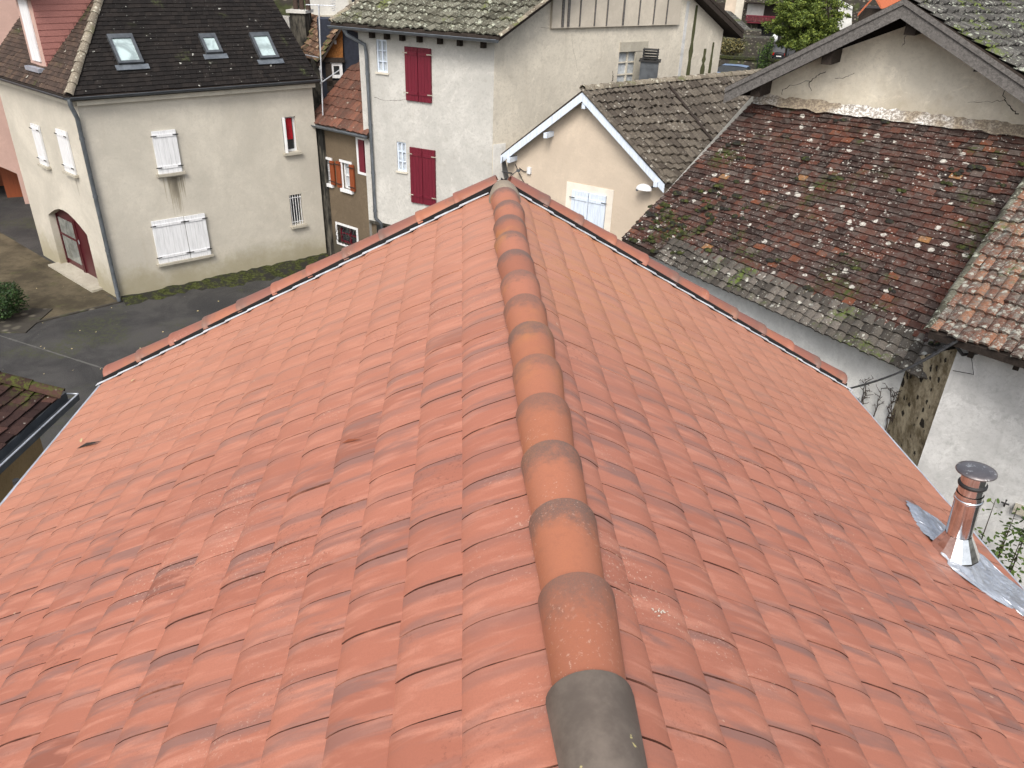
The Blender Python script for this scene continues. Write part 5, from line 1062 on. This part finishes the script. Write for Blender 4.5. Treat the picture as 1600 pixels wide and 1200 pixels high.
# bamboo tree
bc = atdist(1262, 38, 62); T = thing('bamboo_tree', 'bright green feathery bamboo like tree standing behind the bargeboard', 'tree', (bc.x, bc.y, 0))
mb = MB(); rn = random.Random(77)
for _ in range(150):
    an = rn.uniform(0, 2 * pi); rr_ = rn.random() ** .5; x = 1262 + 50 * rr_ * cos(an); y = 26 + 56 * rr_ * sin(an)
    if y > 62 and x > 1278: continue
    c0_ = atdist(x, y, 62 + rn.uniform(-2.2, 1.6)); sz = rn.uniform(.35, .75)
    dr_ = Vector((rn.gauss(0, .25), rn.gauss(0, .25), 0))
    for q_ in range(3): leaves(mb, c0_ + dr_ * q_ - UP * .28 * q_ * sz, (sz * .75, sz * .75, sz * .45), 90, .085, rn, .2)
mb.build('crown', MT['leafbright'], T)
mb = MB()
for j in range(16):
    b0 = Vector((bc.x + rn.uniform(-1, 1), bc.y + rn.uniform(-.8, .8), 0)); mb.tube([b0, b0 + Vector((rn.gauss(0, .5), rn.gauss(0, .4), 5)), b0 + Vector((rn.gauss(0, 1.5), rn.gauss(0, .8), 8.2))], [.09, .06, .02], 6)
mb.build('trunk', MT['twig'], T)
# terrace shrub, ivy fence
bs = atdist(1143, 73, 80.5); T = thing('terrace_shrub', 'olive brown shrub on the stone terrace above the blue car', 'shrub', Vector((bs.x, bs.y, bs.z - 1)))
mb = MB(); leaves(mb, bs, (1.7, 1.2, 1.1), 1600, .12, random.Random(8), .3); mb.build('foliage', MT['leafdry'], T)
mb = MB(); mb.tube([bs - UP * 1.6, bs], .05, 6); mb.build('stem', MT['twig'], T)
iv = atdist(1196, 88, 72); T = thing('ivy_fence', 'green netted fence with ivy beside the black car', 'fence', Vector((iv.x, iv.y, 0)))
W9 = Wall(iv, 30); mb = MB(); rn = random.Random(15)
for _ in range(1500):
    u = rn.uniform(-3, 2.5); z = rn.uniform(iv.z - 2.5, iv.z + 1.0 + .2 * u); p = W9.pt(u, z, rn.gauss(0, .1)); a = Vector((rn.gauss(0, 1), rn.gauss(0, 1), rn.gauss(0, 1))).normalized() * .12; b = a.cross(W9.n).normalized() * .06; v = rn.random() * .8
    mb.face([p - a, p + b, p + a, p - b], False, (v, v, v))
mb.build('foliage', MT['leafmid'], T); mb = MB()
for j in range(5): mb.tube([W9.pt(-3 + j * 1.35, 0), W9.pt(-3 + j * 1.35, iv.z + .8)], .04, 6)
mb.build('posts', MT['iron'], T)
# street lamp
lp = atdist(1210, 60, 88); T = thing('street_lamp', 'street lamp with a white globe beside the dark opening', 'street lamp', Vector((lp.x, lp.y, 0)))
mb = MB(); mb.tube([Vector((lp.x, lp.y, 0)), lp - UP * .2], [.09, .05], 8); mb.build('post', MT['iron'], T)
mb = MB(); rows = [[lp + Vector((cos(2 * pi * j / 12) * sin(a) * .32, sin(2 * pi * j / 12) * sin(a) * .32, cos(a) * .38)) for j in range(12)] for a in [pi * i / 8 for i in range(9)]]; mb.grid(rows, True, (.5, .5, .5), True); mb.build('lamp_globe', MT['whitep'], T)
# cars
def car(label, pos, head, paintm, sc=1., L=4.0, Wd=1.68, H=1.48):
    T = thing('parked_car', label, 'car', pos, 'cars parked in the lane behind'); f = az(head); s = Vector((f.y, -f.x, 0))
    P = lambda x, y, z: Vector(pos) + f * (x * sc) + s * (y * sc) + UP * (z * sc)
    secs = [(-L / 2, .45, .78, .70), (-L / 2 + .12, .25, .95, .80), (-L / 4, .2, .95, .84), (L / 5, .2, .92, .84), (L / 2 - .25, .22, .78, .80), (L / 2, .4, .62, .66)]
    mb = MB(); rows = []
    for x, zl_, zh_, hw in secs: rows.append([P(x, -hw, zl_), P(x, -hw * 1.0, (zl_ + zh_) / 2), P(x, -hw * .93, zh_), P(x, 0, zh_ + .03), P(x, hw * .93, zh_), P(x, hw, (zl_ + zh_) / 2), P(x, hw, zl_)])
    mb.grid(rows, True); mb.face(rows[0]); mb.face(rows[-1]); 
    cab = [(-L / 2 + .08, .9, .76), (-L / 2 + .38, H - .06, .60), (-L / 4, H, .62), (L / 12, H - .03, .60), (L / 4 + .1, .9, .74)]
    rows = [[P(x, -hw, .88), P(x, -hw + (.0 if z < 1 else 0), z), P(x, hw, z), P(x, hw, .88)] for x, z, hw in cab]
    roofr = [[r_[1], r_[2]] for r_ in rows]; mb.grid(roofr[1:4], True); mb.build('body', MT[paintm], T)
    g = MB(); g.grid(roofr[0:2], False); g.grid(roofr[3:5], False)
    for sy in (-1, 1):
        pts = [P(x, sy * (hw + .002), z - .02) for x, z, hw in cab]; g.face(pts + [P(cab[-1][0], sy * .77, .88), P(cab[0][0], sy * .77, .88)])
    g.build('windows', MT['carglass'], T)
    for x in (-L / 2 + .72, L / 2 - .75):
        for sy in (-1, 1):
            w_ = MB(); c_ = P(x, sy * .80, .31); w_.tube([c_ - s * .1 * sc, c_ + s * .1 * sc], .31 * sc, 18); wo = w_.build('wheel', MT['rubber'], T)
            w_ = MB(); w_.tube([c_ + s * sy * .1 * sc, c_ + s * sy * .112 * sc], .2 * sc, 14); w_.build('rim', MT['zincw'], wo)
    for sy in (-1, 1): g = MB(); g.box(P(-L / 2 - .01, sy * .62 - .1, .68), s * .2 * sc, f * .12 * sc, UP * .25 * sc); g.build('tail_light', MT['lightred'], T)
    g = MB(); g.box(P(-L / 2 - .02, -.26, .52), s * .52 * sc, f * .02, UP * .11 * sc); g.build('number_plate', MT['plate'], T)
pc = atdist(1136, 108, 69.5); car('blue hatchback parked beside the stone retaining wall', (pc.x, pc.y, 0), -60, 'bluecar')
pc = atdist(1218, 90, 90); car('black car parked at the end of the lane below the bamboo', (pc.x, pc.y, 0), 24, 'blackcar', .92)
